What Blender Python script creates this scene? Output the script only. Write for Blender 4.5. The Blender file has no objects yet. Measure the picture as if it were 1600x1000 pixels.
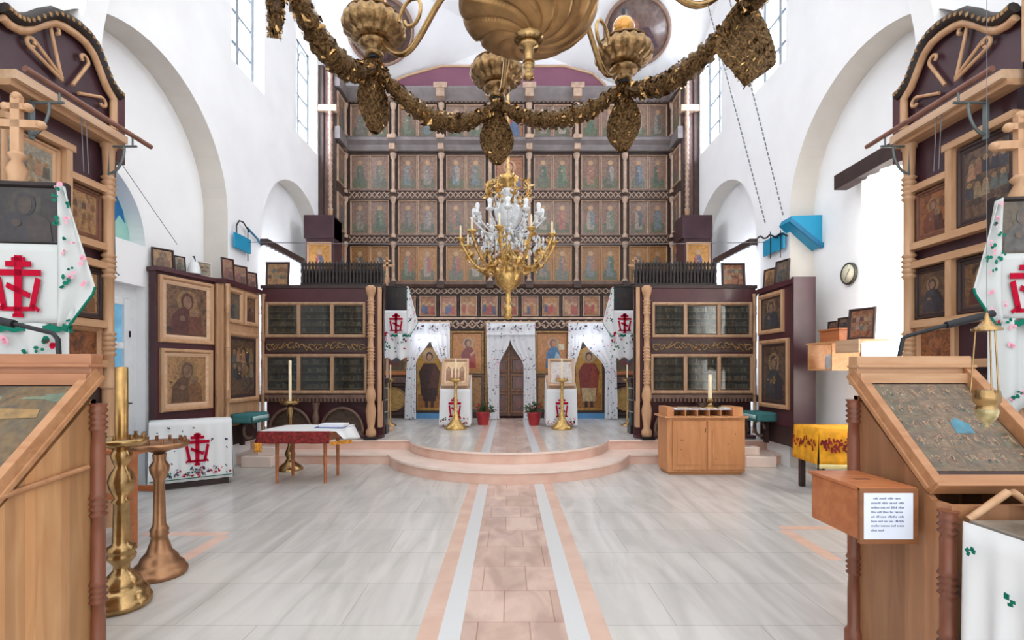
import bpy, math, random
from mathutils import Matrix, Vector
R = math.radians
PI = math.pi
scene = bpy.context.scene
col = scene.collection

# ------------------------------------------------------------------ camera, world, light, exposure
F, H, PX, PY = 760.0, 1.52, 795.0, 579.0
cam_d = bpy.data.cameras.new('camera')
cam = bpy.data.objects.new('camera', cam_d)
col.objects.link(cam)
cam.location = (0, 0, H)
cam.rotation_euler = (R(90), 0, 0)
cam_d.sensor_width = 36.0
cam_d.lens = F / 1600 * 36.0
cam_d.shift_x = (800 - PX) / 1600
cam_d.shift_y = (PY - 500) / 1600
cam_d.clip_start = 0.05
scene.camera = cam

world = bpy.data.worlds.new('daylight')
scene.world = world
world.use_nodes = True
wn = world.node_tree.nodes
wn['Background'].inputs[0].default_value = (0.96, 0.985, 1.0, 1)
wn['Background'].inputs[1].default_value = 0.95

vs = scene.view_settings
vs.view_transform = 'Standard'
vs.look = 'None'
vs.gamma = 1.0
vs.use_curve_mapping = False
vs.exposure = 1.26

WINDOW_GLOW = 7.0     # daylight behind the frosted panes


def at(px, py, Y):
    return Vector(((px - PX) * Y / F, Y, H + (PY - py) * Y / F))


# ------------------------------------------------------------------ materials
def lin(c):
    o = []
    for v in c:
        v = v / 255.0
        o.append(v / 12.92 if v <= 0.04045 else ((v + 0.055) / 1.055) ** 2.4)
    return (o[0], o[1], o[2], 1.0)


_mc = {}


def mat(name, rgb, rough=0.6, metal=0.0, var=0.12, scale=8.0, bump=0.0, stretch=None, spec=0.5, coat=0.0, rgb2=None,
        trans=0.0, alpha=1.0, emit=None, es=0.0, detail=4.0):
    if name in _mc:
        return _mc[name]
    m = bpy.data.materials.new(name)
    m.use_nodes = True
    nt = m.node_tree
    n, l = nt.nodes, nt.links
    b = n['Principled BSDF']
    b.inputs['Roughness'].default_value = rough
    b.inputs['Metallic'].default_value = metal
    b.inputs['Specular IOR Level'].default_value = spec
    b.inputs['Coat Weight'].default_value = coat
    b.inputs['Coat Roughness'].default_value = 0.08
    b.inputs['Alpha'].default_value = alpha
    if trans:
        b.inputs['Transmission Weight'].default_value = trans
    c = lin(rgb)
    b.inputs['Base Color'].default_value = c
    if var > 0 or bump > 0 or rgb2:
        tc = n.new('ShaderNodeTexCoord')
        mp = n.new('ShaderNodeMapping')
        if stretch:
            mp.inputs['Scale'].default_value = stretch
        l.new(tc.outputs['Object'], mp.inputs[0])
        ns = n.new('ShaderNodeTexNoise')
        ns.inputs['Scale'].default_value = scale
        ns.inputs['Detail'].default_value = detail
        l.new(mp.outputs[0], ns.inputs['Vector'])
        rp = n.new('ShaderNodeValToRGB')
        rp.color_ramp.elements[0].position = 0.32
        rp.color_ramp.elements[1].position = 0.68
        if rgb2:
            rp.color_ramp.elements[0].color = lin(rgb2)
            rp.color_ramp.elements[1].color = c
        else:
            rp.color_ramp.elements[0].color = tuple(max(0, v * (1 - var * 1.6)) for v in c[:3]) + (1,)
            rp.color_ramp.elements[1].color = tuple(min(1, v * (1 + var)) for v in c[:3]) + (1,)
        l.new(ns.outputs['Fac'], rp.inputs[0])
        l.new(rp.outputs[0], b.inputs['Base Color'])
        if bump > 0:
            bp = n.new('ShaderNodeBump')
            bp.inputs['Strength'].default_value = bump
            bp.inputs['Distance'].default_value = 0.02
            l.new(ns.outputs['Fac'], bp.inputs['Height'])
            l.new(bp.outputs[0], b.inputs['Normal'])
    if emit:
        b.inputs['Emission Color'].default_value = lin(emit)
        b.inputs['Emission Strength'].default_value = es
    _mc[name] = m
    return m


def paint(name, cols, scale=9.0, rough=0.35, coat=0.25, seed=0.0):
    """an old icon surface: warped patches of several pigments"""
    if name in _mc:
        return _mc[name]
    m = bpy.data.materials.new(name)
    m.use_nodes = True
    nt = m.node_tree
    n, l = nt.nodes, nt.links
    b = n['Principled BSDF']
    b.inputs['Roughness'].default_value = rough
    b.inputs['Coat Weight'].default_value = coat
    b.inputs['Coat Roughness'].default_value = 0.1
    tc = n.new('ShaderNodeTexCoord')
    mp = n.new('ShaderNodeMapping')
    mp.inputs['Location'].default_value = (seed, seed * 1.7, seed * .6)
    l.new(tc.outputs['Object'], mp.inputs[0])
    ns = n.new('ShaderNodeTexNoise')
    ns.inputs['Scale'].default_value = scale
    ns.inputs['Detail'].default_value = 6
    ns.inputs['Distortion'].default_value = 1.2
    l.new(mp.outputs[0], ns.inputs['Vector'])
    rp = n.new('ShaderNodeValToRGB')
    el = rp.color_ramp.elements
    k = len(cols)
    while len(el) < k:
        el.new(0.5)
    for i, c in enumerate(cols):
        el[i].position = 0.28 + 0.44 * i / (k - 1)
        el[i].color = lin(c)
    l.new(ns.outputs['Fac'], rp.inputs[0])
    n2 = n.new('ShaderNodeTexNoise')
    n2.inputs['Scale'].default_value = scale * 6
    l.new(mp.outputs[0], n2.inputs['Vector'])
    mx = n.new('ShaderNodeMix')
    mx.data_type = 'RGBA'
    mx.blend_type = 'OVERLAY'
    mx.inputs[0].default_value = 0.55
    l.new(rp.outputs[0], mx.inputs[6])
    l.new(n2.outputs['Fac'], mx.inputs[7])
    l.new(mx.outputs[2], b.inputs['Base Color'])
    _mc[name] = m
    return m


def wood(name, rgb, rgb2, scale=3.0, axis='z', rough=0.45, planks=0.0):
    if name in _mc:
        return _mc[name]
    m = bpy.data.materials.new(name)
    m.use_nodes = True
    nt = m.node_tree
    n, l = nt.nodes, nt.links
    b = n['Principled BSDF']
    b.inputs['Roughness'].default_value = rough
    tc = n.new('ShaderNodeTexCoord')
    mp = n.new('ShaderNodeMapping')
    s = {'x': (0.12, 1, 1), 'y': (1, 0.12, 1), 'z': (1, 1, 0.12)}[axis]
    mp.inputs['Scale'].default_value = s
    l.new(tc.outputs['Object'], mp.inputs[0])
    ns = n.new('ShaderNodeTexNoise')
    ns.inputs['Scale'].default_value = scale * 6
    ns.inputs['Detail'].default_value = 5
    ns.inputs['Distortion'].default_value = 0.6
    l.new(mp.outputs[0], ns.inputs['Vector'])
    rp = n.new('ShaderNodeValToRGB')
    rp.color_ramp.elements[0].position = 0.3
    rp.color_ramp.elements[1].position = 0.7
    rp.color_ramp.elements[0].color = lin(rgb2)
    rp.color_ramp.elements[1].color = lin(rgb)
    l.new(ns.outputs['Fac'], rp.inputs[0])
    out = rp.outputs[0]
    if planks:
        # glued boards: each strip its own tone
        sep = n.new('ShaderNodeSeparateXYZ')
        l.new(tc.outputs['Object'], sep.inputs[0])
        ad = n.new('ShaderNodeMath'); ad.operation = 'ADD'
        l.new(sep.outputs[0], ad.inputs[0]); l.new(sep.outputs[1], ad.inputs[1])
        dv = n.new('ShaderNodeMath'); dv.operation = 'DIVIDE'; dv.inputs[1].default_value = planks
        l.new(ad.outputs[0], dv.inputs[0])
        fl = n.new('ShaderNodeMath'); fl.operation = 'FLOOR'
        l.new(dv.outputs[0], fl.inputs[0])
        wn_ = n.new('ShaderNodeTexWhiteNoise'); wn_.noise_dimensions = '1D'
        l.new(fl.outputs[0], wn_.inputs['W'])
        mr = n.new('ShaderNodeMapRange')
        mr.inputs[3].default_value = 0.62; mr.inputs[4].default_value = 1.18
        l.new(wn_.outputs['Value'], mr.inputs[0])
        mm = n.new('ShaderNodeMix'); mm.data_type = 'RGBA'; mm.blend_type = 'MULTIPLY'
        mm.inputs[0].default_value = 1.0
        l.new(out, mm.inputs[6]); l.new(mr.outputs[0], mm.inputs[7])
        out = mm.outputs[2]
    l.new(out, b.inputs['Base Color'])
    _mc[name] = m
    return m


def cloth(name, rgb, translucent=0.3, rough=0.9):
    if name in _mc:
        return _mc[name]
    m = bpy.data.materials.new(name)
    m.use_nodes = True
    nt = m.node_tree
    n, l = nt.nodes, nt.links
    b = n['Principled BSDF']
    b.inputs['Base Color'].default_value = lin(rgb)
    b.inputs['Roughness'].default_value = rough
    b.inputs['Specular IOR Level'].default_value = 0.15
    t = n.new('ShaderNodeBsdfTranslucent')
    t.inputs[0].default_value = lin(rgb)
    mx = n.new('ShaderNodeMixShader')
    mx.inputs[0].default_value = translucent
    l.new(b.outputs[0], mx.inputs[1])
    l.new(t.outputs[0], mx.inputs[2])
    l.new(mx.outputs[0], n['Material Output'].inputs[0])
    _mc[name] = m
    return m


def glass(name, rgb=(235, 240, 240), rough=0.03):
    if name in _mc:
        return _mc[name]
    m = bpy.data.materials.new(name)
    m.use_nodes = True
    nt = m.node_tree
    n, l = nt.nodes, nt.links
    for x in list(n):
        if x.type == 'BSDF_PRINCIPLED':
            n.remove(x)
    tr = n.new('ShaderNodeBsdfTransparent')
    tr.inputs[0].default_value = lin(rgb)
    gl = n.new('ShaderNodeBsdfGlossy')
    gl.inputs['Roughness'].default_value = rough
    fr = n.new('ShaderNodeFresnel')
    fr.inputs[0].default_value = 1.5
    mx = n.new('ShaderNodeMixShader')
    l.new(fr.outputs[0], mx.inputs[0])
    l.new(tr.outputs[0], mx.inputs[1])
    l.new(gl.outputs[0], mx.inputs[2])
    l.new(mx.outputs[0], n['Material Output'].inputs[0])
    _mc[name] = m
    return m


# ------------------------------------------------------------------ mesh builder
class MB:
    def __init__(s, m=None):
        s.v, s.f, s.mi, s.sm, s.mats = [], [], [], [], []
        s.M = Matrix.Identity(4)
        s.c = 0
        if m:
            s.use(m)

    def use(s, m):
        if m not in s.mats:
            s.mats.append(m)
        s.c = s.mats.index(m)
        return s

    def add(s, vs_, fs, smooth=False):
        o = len(s.v)
        for p in vs_:
            s.v.append(tuple(s.M @ Vector(p)))
        for f in fs:
            s.f.append([i + o for i in f])
            s.mi.append(s.c)
            s.sm.append(smooth)
        return s

    def box(s, x0, x1, y0, y1, z0, z1):
        vs_ = [(x, y, z) for z in (z0, z1) for y in (y0, y1) for x in (x0, x1)]
        return s.add(vs_, [(0, 2, 3, 1), (4, 5, 7, 6), (0, 1, 5, 4), (2, 6, 7, 3), (0, 4, 6, 2), (1, 3, 7, 5)])

    def cbox(s, c, d, rz=0.0, rx=0.0, ry=0.0):
        old = s.M
        s.M = old @ Matrix.Translation(c) @ Matrix.Rotation(rz, 4, 'Z') @ Matrix.Rotation(ry, 4, 'Y') @ Matrix.Rotation(rx, 4, 'X')
        s.box(-d[0] / 2, d[0] / 2, -d[1] / 2, d[1] / 2, -d[2] / 2, d[2] / 2)
        s.M = old
        return s

    def prism(s, pts, a0, a1, plane='xz'):
        """polygon extruded along the third axis"""
        n = len(pts)

        def P(p, a):
            if plane == 'xz':
                return (p[0], a, p[1])
            if plane == 'yz':
                return (a, p[0], p[1])
            return (p[0], p[1], a)
        vs_ = [P(p, a0) for p in pts] + [P(p, a1) for p in pts]
        fs = [list(range(n)), list(range(2 * n - 1, n - 1, -1))]
        for i in range(n):
            j = (i + 1) % n
            fs.append((i, i + n, j + n, j))
        return s.add(vs_, fs)

    def lathe(s, prof, n=16, c=(0, 0, 0), gad=0, ga=0.0, twist=0.0, caps=True):
        vs_, fs = [], []
        m = len(prof)
        for (r, z) in prof:
            for k in range(n):
                a = 2 * PI * k / n
                rr = r * (1 + ga * math.cos(gad * (a + twist * z))) if gad else r
                vs_.append((c[0] + rr * math.cos(a), c[1] + rr * math.sin(a), c[2] + z))
        for i in range(m - 1):
            for k in range(n):
                j = (k + 1) % n
                fs.append((i * n + k, i * n + j, (i + 1) * n + j, (i + 1) * n + k))
        s.add(vs_, fs, True)
        if caps:
            if prof[0][0] > 1e-4:
                s.add(vs_[:n], [list(range(n - 1, -1, -1))])
            if prof[-1][0] > 1e-4:
                s.add(vs_[-n:], [list(range(n))])
        return s

    def tube(s, path, r, n=8, flat=1.0):
        path = [Vector(p) for p in path]
        m = len(path)
        rs = r if isinstance(r, (list, tuple)) else [r] * m
        vs_, fs = [], []
        up = Vector((0, 0, 1))
        prev = None
        for i, p in enumerate(path):
            d = (path[min(i + 1, m - 1)] - path[max(i - 1, 0)])
            if d.length < 1e-9:
                d = Vector((0, 0, 1))
            d.normalize()
            if prev is None:
                a = up if abs(d.dot(up)) < 0.95 else Vector((1, 0, 0))
                u = d.cross(a).normalized()
            else:
                u = (prev - d * prev.dot(d))
                u = u.normalized() if u.length > 1e-6 else d.orthogonal().normalized()
            prev = u
            w = d.cross(u)
            for k in range(n):
                t = 2 * PI * k / n
                vs_.append(p + u * (rs[i] * math.cos(t) * flat) + w * (rs[i] * math.sin(t)))
        for i in range(m - 1):
            for k in range(n):
                j = (k + 1) % n
                fs.append((i * n + k, i * n + j, (i + 1) * n + j, (i + 1) * n + k))
        s.add(vs_, fs, True)
        s.add(vs_[:n], [list(range(n - 1, -1, -1))])
        s.add(vs_[-n:], [list(range(n))])
        return s

    def grid(s, fn, nu, nv, smooth=True):
        vs_ = [fn(i / nu, j / nv) for j in range(nv + 1) for i in range(nu + 1)]
        fs = [(j * (nu + 1) + i, j * (nu + 1) + i + 1, (j + 1) * (nu + 1) + i + 1, (j + 1) * (nu + 1) + i)
              for j in range(nv) for i in range(nu)]
        return s.add(vs_, fs, smooth)

    def ball(s, c, r, n=10, sq=(1, 1, 1)):
        m = max(5, n // 2)
        prof = [(math.sin(PI * i / m), -math.cos(PI * i / m)) for i in range(m + 1)]
        vs_, fs = [], []
        for (pr, pz) in prof:
            for k in range(n):
                a = 2 * PI * k / n
                vs_.append((c[0] + r * sq[0] * max(pr, 1e-3) * math.cos(a), c[1] + r * sq[1] * max(pr, 1e-3) * math.sin(a), c[2] + r * sq[2] * pz))
        for i in range(m):
            for k in range(n):
                j = (k + 1) % n
                fs.append((i * n + k, i * n + j, (i + 1) * n + j, (i + 1) * n + k))
        return s.add(vs_, fs, True)

    def frame(s, w, h, t, d, y=0.0, cx=0.0, cz=0.0, lip=0.35):
        """mitred picture frame in local XZ, front towards -Y; back at y, front at y-d"""
        def ring(a, yy):
            x, z = w / 2 - a, h / 2 - a
            return [(cx - x, yy, cz - z), (cx + x, yy, cz - z), (cx + x, yy, cz + z), (cx - x, yy, cz + z)]
        rings = [ring(0, y), ring(0, y - d * .8), ring(t * .18, y - d), ring(t * .6, y - d), ring(t, y - d * lip), ring(t, y)]
        vs_ = sum(rings, [])
        fs = []
        for i in range(len(rings) - 1):
            for k in range(4):
                j = (k + 1) % 4
                fs.append((i * 4 + k, i * 4 + j, (i + 1) * 4 + j, (i + 1) * 4 + k))
        i = len(rings) - 1
        for k in range(4):
            j = (k + 1) % 4
            fs.append((i * 4 + k, i * 4 + j, j, k))
        return s.add(vs_, fs)

    def poly(s, pts, y, thick=0.0):
        """polygon in XZ at depth y (front -Y)"""
        if thick:
            return s.prism(pts, y - thick, y)
        return s.add([(p[0], y, p[1]) for p in pts], [list(range(len(pts)))])

    def ell(s, cx, cz, rx, rz, y, n=14, thick=0.0):
        return s.poly([(cx + rx * math.cos(2 * PI * k / n), cz + rz * math.sin(2 * PI * k / n)) for k in range(n)], y, thick)

    def build(s, name, parent=None, bevel=0.0, solid=0.0, sub=0):
        me = bpy.data.meshes.new(name)
        me.from_pydata(s.v, [], s.f)
        for m in s.mats:
            me.materials.append(m)
        me.polygons.foreach_set('material_index', s.mi)
        me.polygons.foreach_set('use_smooth', s.sm)
        me.update()
        o = bpy.data.objects.new(name, me)
        col.objects.link(o)
        if parent:
            o.parent = parent
        if solid:
            md = o.modifiers.new('solid', 'SOLIDIFY')
            md.thickness = solid
            md.offset = 0
        if bevel:
            md = o.modifiers.new('bevel', 'BEVEL')
            md.width = bevel
            md.segments = 2
            md.limit_method = 'ANGLE'
            md.angle_limit = R(40)
        if sub:
            md = o.modifiers.new('sub', 'SUBSURF')
            md.levels = sub
            md.render_levels = sub
        return o


def thing(name, label, cat, loc=(0, 0, 0), rz=0.0, group=None):
    o = bpy.data.objects.new(name, None)
    o.empty_display_size = 0.1
    col.objects.link(o)
    o.location = loc
    o.rotation_euler = (0, 0, rz)
    o['label'] = label
    o['category'] = cat
    if group:
        o['group'] = group
    return o


def tag(o, label, cat, group=None):
    o['label'] = label
    o['category'] = cat
    if group:
        o['group'] = group
    return o


def struct(o):
    o['kind'] = 'structure'
    return o


def stuff(o):
    o['kind'] = 'stuff'
    return o


def place(o, loc, rz=0.0):
    o.location = loc
    o.rotation_euler = (0, 0, rz)
    return o


def copy_thing(root, loc, rz, label, group=None):
    r = root.copy()
    col.objects.link(r)
    r.location = loc
    r.rotation_euler = (0, 0, rz)
    r['label'] = label
    if group:
        r['group'] = group
    for ch in list(root.children):
        c = ch.copy()
        col.objects.link(c)
        c.parent = r
        for g in list(ch.children):
            d = g.copy()
            col.objects.link(d)
            d.parent = c
    return r


# ------------------------------------------------------------------ shared materials
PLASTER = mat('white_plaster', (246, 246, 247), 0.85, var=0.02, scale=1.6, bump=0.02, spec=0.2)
PLASTER2 = mat('aged_shaded_plaster_reveal', (214, 208, 200), 0.85, var=0.03, scale=2.5, bump=0.05, spec=0.2)  # beige of aged plaster, with shade of the arch reveals put into it
WHITEP = mat('white_paint', (226, 228, 230), 0.5, var=0.03)
MAROON = mat('maroon_paint', (76, 35, 41), 0.45, var=0.12, scale=3, coat=0.1)
MAROON2 = mat('dark_maroon_paint', (66, 38, 46), 0.4, var=0.15, scale=3)
PURPLE = mat('mauve_plaster', (134, 84, 104), 0.6, var=0.06, scale=2)
PINE = wood('pine', (196, 156, 120), (176, 132, 96))
PINEX = wood('pine_horizontal', (196, 156, 120), (176, 132, 96), axis='x')
PALEW = wood('pale_wood', (210, 176, 146), (190, 152, 120), axis='x')
LECT = wood('lectern_boards', (204, 156, 108), (184, 132, 86), planks=0.041)
LECTX = wood('lectern_trim', (184, 136, 96), (160, 110, 72), axis='x')
HONEY = wood('honey_pine', (204, 144, 96), (184, 122, 76), scale=2.0)
ORANGEW = wood('orange_wood', (186, 116, 70), (162, 92, 52), axis='x')
REDW = wood('reddish_turned_wood', (136, 82, 58), (106, 60, 42), rough=0.35)
DARKW = mat('dark_stained_wood', (58, 40, 38), 0.5, var=0.2, scale=6)
BLACKW = mat('black_carving', (38, 28, 26), 0.55, var=0.25, scale=9)
CARVED = mat('carved_walnut', (104, 80, 68), 0.5, var=0.2, scale=9, bump=0.2)
CARVED_D = mat('carved_walnut_dark', (66, 48, 42), 0.55, var=0.2, scale=9, bump=0.2)
CARVED_L = mat('carved_walnut_pale', (180, 151, 130), 0.5, var=0.15, scale=9)
CORNICE = mat('grey_cornice', (124, 115, 114), 0.55, var=0.12, scale=5)
GILTW = mat('gilded_carving', (158, 122, 78), 0.4, metal=0.3, var=0.25, scale=20)
BRASS = mat('brass', (176, 144, 98), 0.24, metal=0.95, var=0.18, scale=12, bump=0.15)
BRASS_D = mat('aged_brass', (152, 122, 84), 0.30, metal=0.9, var=0.3, scale=26, bump=0.5)
BRASS_O = mat('ornate_brass', (112, 86, 56), 0.34, metal=0.9, var=0.5, scale=60, bump=0.9)
LEAFB = mat('brass_leaf', (188, 150, 98), 0.22, metal=1.0, var=0.35, scale=40)
COPPER = mat('coppery_brass', (166, 124, 92), 0.38, metal=0.9, var=0.15, scale=12, bump=0.1)
GILT = mat('gilt', (206, 168, 104), 0.3, metal=0.8, var=0.25, scale=30, bump=0.3)
CRYSTAL = mat('crystal', (216, 219, 222), 0.12, var=0.10, scale=40, coat=0.6)
IRON = mat('black_iron', (34, 36, 40), 0.45, metal=0.4, var=0.1)
WIRE = mat('grey_wire', (120, 122, 128), 0.5, metal=0.5, var=0)
BLUE = mat('blue_sheet', (22, 146, 188), 0.45, var=0.05, scale=3)
WHITEC = cloth('white_cloth', (244, 245, 246), 0.2)
TOWEL = cloth('shaded_off_white_towel', (206, 209, 208), 0.12)  # off-white cloth, darkened further to put shade into the near towels
LACE = cloth('white_lace', (244, 245, 248), 0.3)
REDTH = cloth('red_thread', (176, 12, 46), 0.05)
GREENTH = cloth('green_thread', (24, 112, 92), 0.05)
PINKTH = cloth('pink_thread', (226, 160, 178), 0.05)
NAVYTH = cloth('navy_thread', (64, 66, 92), 0.05)
TEALC = cloth('teal_cloth', (70, 122, 124), 0.1)
WAX = mat('wax', (232, 214, 180), 0.5, var=0.03)
PAPER = mat('paper', (216, 222, 236), 0.7, var=0.02)
INK = mat('ink', (96, 108, 140), 0.7, var=0)
GREENM = mat('green_marble', (48, 62, 58), 0.2, var=0.4, scale=7, rgb2=(30, 40, 38))
BLACKM = mat('black_stone', (30, 28, 30), 0.3, var=0.2)
TREADM = mat('pale_step_tread', (236, 216, 204), 0.25, var=0.05, scale=3)
PINKM = mat('pink_marble_step', (226, 192, 176), 0.28, var=0.07, scale=3.5, rgb2=(212, 170, 152))
LEAF = mat('leaf_green', (58, 84, 48), 0.6, var=0.35, scale=14)
POT = mat('red_pot', (168, 44, 50), 0.4, var=0.1)
SKIN = mat('painted_skin', (178, 134, 104), 0.6, var=0.08)
HALO = mat('painted_halo', (164, 136, 100), 0.4, metal=0.05, var=0.1, coat=0.6)

# ------------------------------------------------------------------ floor
def floor_material():
    m = bpy.data.materials.new('marble_floor')
    m.use_nodes = True
    nt = m.node_tree
    n, l = nt.nodes, nt.links
    b = n['Principled BSDF']
    b.inputs['Roughness'].default_value = 0.24
    b.inputs['Specular IOR Level'].default_value = 0.4
    tc = n.new('ShaderNodeTexCoord')
    sep = n.new('ShaderNodeSeparateXYZ')
    l.new(tc.outputs['Object'], sep.inputs[0])

    def math_(op, a, b_=None):
        x = n.new('ShaderNodeMath')
        x.operation = op
        for i, q in enumerate((a, b_)):
            if q is None:
                continue
            if isinstance(q, (int, float)):
                x.inputs[i].default_value = q
            else:
                l.new(q, x.inputs[i])
        return x.outputs[0]

    def mix(fac, a, b_, blend='MIX'):
        x = n.new('ShaderNodeMix')
        x.data_type = 'RGBA'
        x.blend_type = blend
        for i, q in ((0, fac), (6, a), (7, b_)):
            if isinstance(q, (int, float)):
                x.inputs[i].default_value = q
            elif isinstance(q, tuple):
                x.inputs[i].default_value = q
            else:
                l.new(q, x.inputs[i])
        return x.outputs[2]

    def veins(scale, rot, sc, c0, c1, p0=0.35, p1=0.65, dist=1.0):
        mp = n.new('ShaderNodeMapping')
        mp.inputs['Rotation'].default_value = (0, 0, rot)
        mp.inputs['Scale'].default_value = sc
        l.new(tc.outputs['Object'], mp.inputs[0])
        ns = n.new('ShaderNodeTexNoise')
        ns.inputs['Scale'].default_value = scale
        ns.inputs['Detail'].default_value = 7
        ns.inputs['Distortion'].default_value = dist
        l.new(mp.outputs[0], ns.inputs['Vector'])
        rp = n.new('ShaderNodeValToRGB')
        rp.color_ramp.elements[0].position = p0
        rp.color_ramp.elements[1].position = p1
        rp.color_ramp.elements[0].color = lin(c0)
        rp.color_ramp.elements[1].color = lin(c1)
        l.new(ns.outputs['Fac'], rp.inputs[0])
        return rp.outputs[0]

    def tiles(w, h, mort, c1, c2, cm, off=0.5, ox=0.0):
        mp = n.new('ShaderNodeMapping')
        mp.inputs['Location'].default_value = (ox, 0.0, 0)
        l.new(tc.outputs['Object'], mp.inputs[0])
        br = n.new('ShaderNodeTexBrick')
        br.offset = off
        br.inputs['Scale'].default_value = 1.0
        br.inputs['Brick Width'].default_value = w
        br.inputs['Row Height'].default_value = h
        br.inputs['Mortar Size'].default_value = mort
        br.inputs['Mortar Smooth'].default_value = 0.2
        br.inputs['Color1'].default_value = lin(c1)
        br.inputs['Color2'].default_value = lin(c2)
        br.inputs['Mortar'].default_value = lin(cm)
        l.new(mp.outputs[0], br.inputs['Vector'])
        return br.outputs['Color']
    # grey-white tiles with slanting veins, slant mirrored left and right as laid
    vl = veins(1.6, R(28), (3.2, 0.55, 1), (190, 187, 182), (210, 207, 203))
    vr = veins(1.6, R(-28), (3.2, 0.55, 1), (190, 187, 183), (210, 208, 205))
    side = math_('GREATER_THAN', sep.outputs[0], 0.0)
    base = mix(side, vl, vr)
    base = mix(1.0, base, tiles(1.0, 0.58, 0.004, (255, 254, 253), (247, 246, 246), (222, 219, 217)), 'MULTIPLY')
    ax = math_('ABSOLUTE', math_('SUBTRACT', sep.outputs[0], 0.03))
    pink = veins(2.2, R(10), (1.8, 0.9, 1), (188, 164, 154), (216, 192, 180), 0.34, 0.62, 0.9)
    pink = mix(1.0, pink, tiles(0.31, 0.42, 0.004, (255, 252, 250), (238, 230, 226), (214, 196, 186), 0.5, 0.03), 'MULTIPLY')
    salmon = veins(3.0, 0.3, (1, 1, 1), (206, 174, 158), (216, 186, 170))
    white = lin((208, 209, 210))
    c = mix(math_('LESS_THAN', ax, 0.555), base, salmon)
    c = mix(math_('LESS_THAN', ax, 0.433), c, white)
    c = mix(math_('LESS_THAN', ax, 0.307), c, pink)
    l.new(c, b.inputs['Base Color'])
    return m


FLOORM = floor_material()
f = MB(FLOORM)
f.box(-6.0, 6.0, -3.0, 13.0, -0.2, 0.0)
struct(f.build('floor'))

# salmon inlay strips in the floor, left and right
INLAY = mat('salmon_inlay', (226, 190, 172), 0.24, var=0.05)


def strip(pts, w=0.13):
    mb = MB(INLAY)
    (x0, y0), (x1, y1) = pts
    d = Vector((x1 - x0, y1 - y0, 0)).normalized()
    u = Vector((-d.y, d.x, 0)) * w / 2
    a, b = Vector((x0, y0, 0)), Vector((x1, y1, 0))
    q = [a - u, b - u, b + u, a + u]
    mb.prism([(p.x, p.y) for p in q], 0.0, 0.0015, 'xy')
    return struct(mb.build('trim_inlay'))


strip(((-3.40, 4.53), (-2.62, 4.53)), 0.10)
strip(((-2.62, 4.46), (-2.62, 3.90)), 0.12)
strip(((2.62, 4.70), (3.3, 4.70)), 0.10)
strip(((2.62, 4.63), (2.62, 3.9)), 0.12)


# steps: a lower tread with a round front, an upper floor with a round front
def rounded_plan(yb, yf, half, ytip, xw):
    r = (half * half + (yf - ytip) ** 2) / (2 * (yf - ytip))
    cy = ytip + r
    pts = [(-xw, yb), (-xw, yf), (-half, yf)]
    a0 = math.atan2(yf - cy, -half)
    a1 = math.atan2(yf - cy, half)
    if a0 > 0:
        a0 -= 2 * PI
    if a1 > 0:
        a1 -= 2 * PI
    for i in range(1, 48):
        a = a0 + (a1 - a0) * i / 48
        pts.append((r * math.cos(a), cy + r * math.sin(a)))
    pts += [(half, yf), (xw, yf), (xw, yb)]
    return pts


SOLEA = FLOORM
for nm, pl, z0, z1 in (('floor_step', rounded_plan(12.6, 7.90, 1.95, 6.49, 4.9), 0.0, 0.17),
                       ('floor_platform', rounded_plan(12.6, 8.32, 1.70, 7.0, 4.9), 0.17, 0.34)):
    mb = MB(PINKM)
    mb.prism(pl, z0, z1 - 0.03, 'xy')
    mb.use(TREADM)
    mb.prism([(p[0] * 1.004, p[1] - 0.02 if p[1] < 12 else p[1]) for p in pl], z1 - 0.03, z1 - 0.0005, 'xy')
    mb.use(FLOORM if z1 > .3 else TREADM)
    mb.add([(p[0] * 1.003, p[1] - 0.018 if p[1] < 12 else p[1], z1) for p in pl], [list(range(len(pl) - 1, -1, -1))])
    struct(mb.build(nm))


# ------------------------------------------------------------------ walls
def strip_wall(mb, X, ya, yb, z0, ztop, holes, flip):
    ys = {ya, yb}
    for h in holes:
        for q in h['ys']:
            if ya < q < yb:
                ys.add(q)
    ys = sorted(ys)
    for y0, y1 in zip(ys[:-1], ys[1:]):
        ym = (y0 + y1) / 2
        act = [h for h in holes if h['ys'][0] < ym < h['ys'][-1]]
        act.sort(key=lambda h: h['lo'])
        lo0 = lo1 = z0
        segs = []
        for h in act:
            segs.append((lo0, lo1, h['lo'], h['lo']))
            lo0, lo1 = h['hi'](y0), h['hi'](y1)
        segs.append((lo0, lo1, ztop, ztop))
        for (a0, a1, b0, b1) in segs:
            if b0 - a0 < 1e-4 and b1 - a1 < 1e-4:
                continue
            q = [(X, y0, a0), (X, y1, a1), (X, y1, b1), (X, y0, b0)]
            mb.add(q, [(0, 1, 2, 3) if not flip else (3, 2, 1, 0)])


def arch_hole(yc, r, spring, lo, n=36):
    ys = [yc - r * math.cos(PI * i / n) for i in range(n + 1)]
    return dict(ys=ys, lo=lo, hi=lambda y: spring + math.sqrt(max(0, r * r - (y - yc) ** 2)))


def rect_hole(y0, y1, lo, hi):
    return dict(ys=[y0, y1], lo=lo, hi=lambda y: hi)


def reveal(mb, h, X0, X1, smooth=True):
    """inner faces of an opening between two wall planes"""
    ys = h['ys']
    loop = [(ys[0], h['lo'])] + [(y, h['hi'](y)) for y in ys] + [(ys[-1], h['lo'])]
    vs_ = [(X0, y, z) for y, z in loop] + [(X1, y, z) for y, z in loop]
    n = len(loop)
    fs = [(i, (i + 1), (i + 1) + n, i + n) for i in range(n - 1)] + [(n - 1, 0, n, 2 * n - 1)]
    mb.add(vs_, fs)


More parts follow.
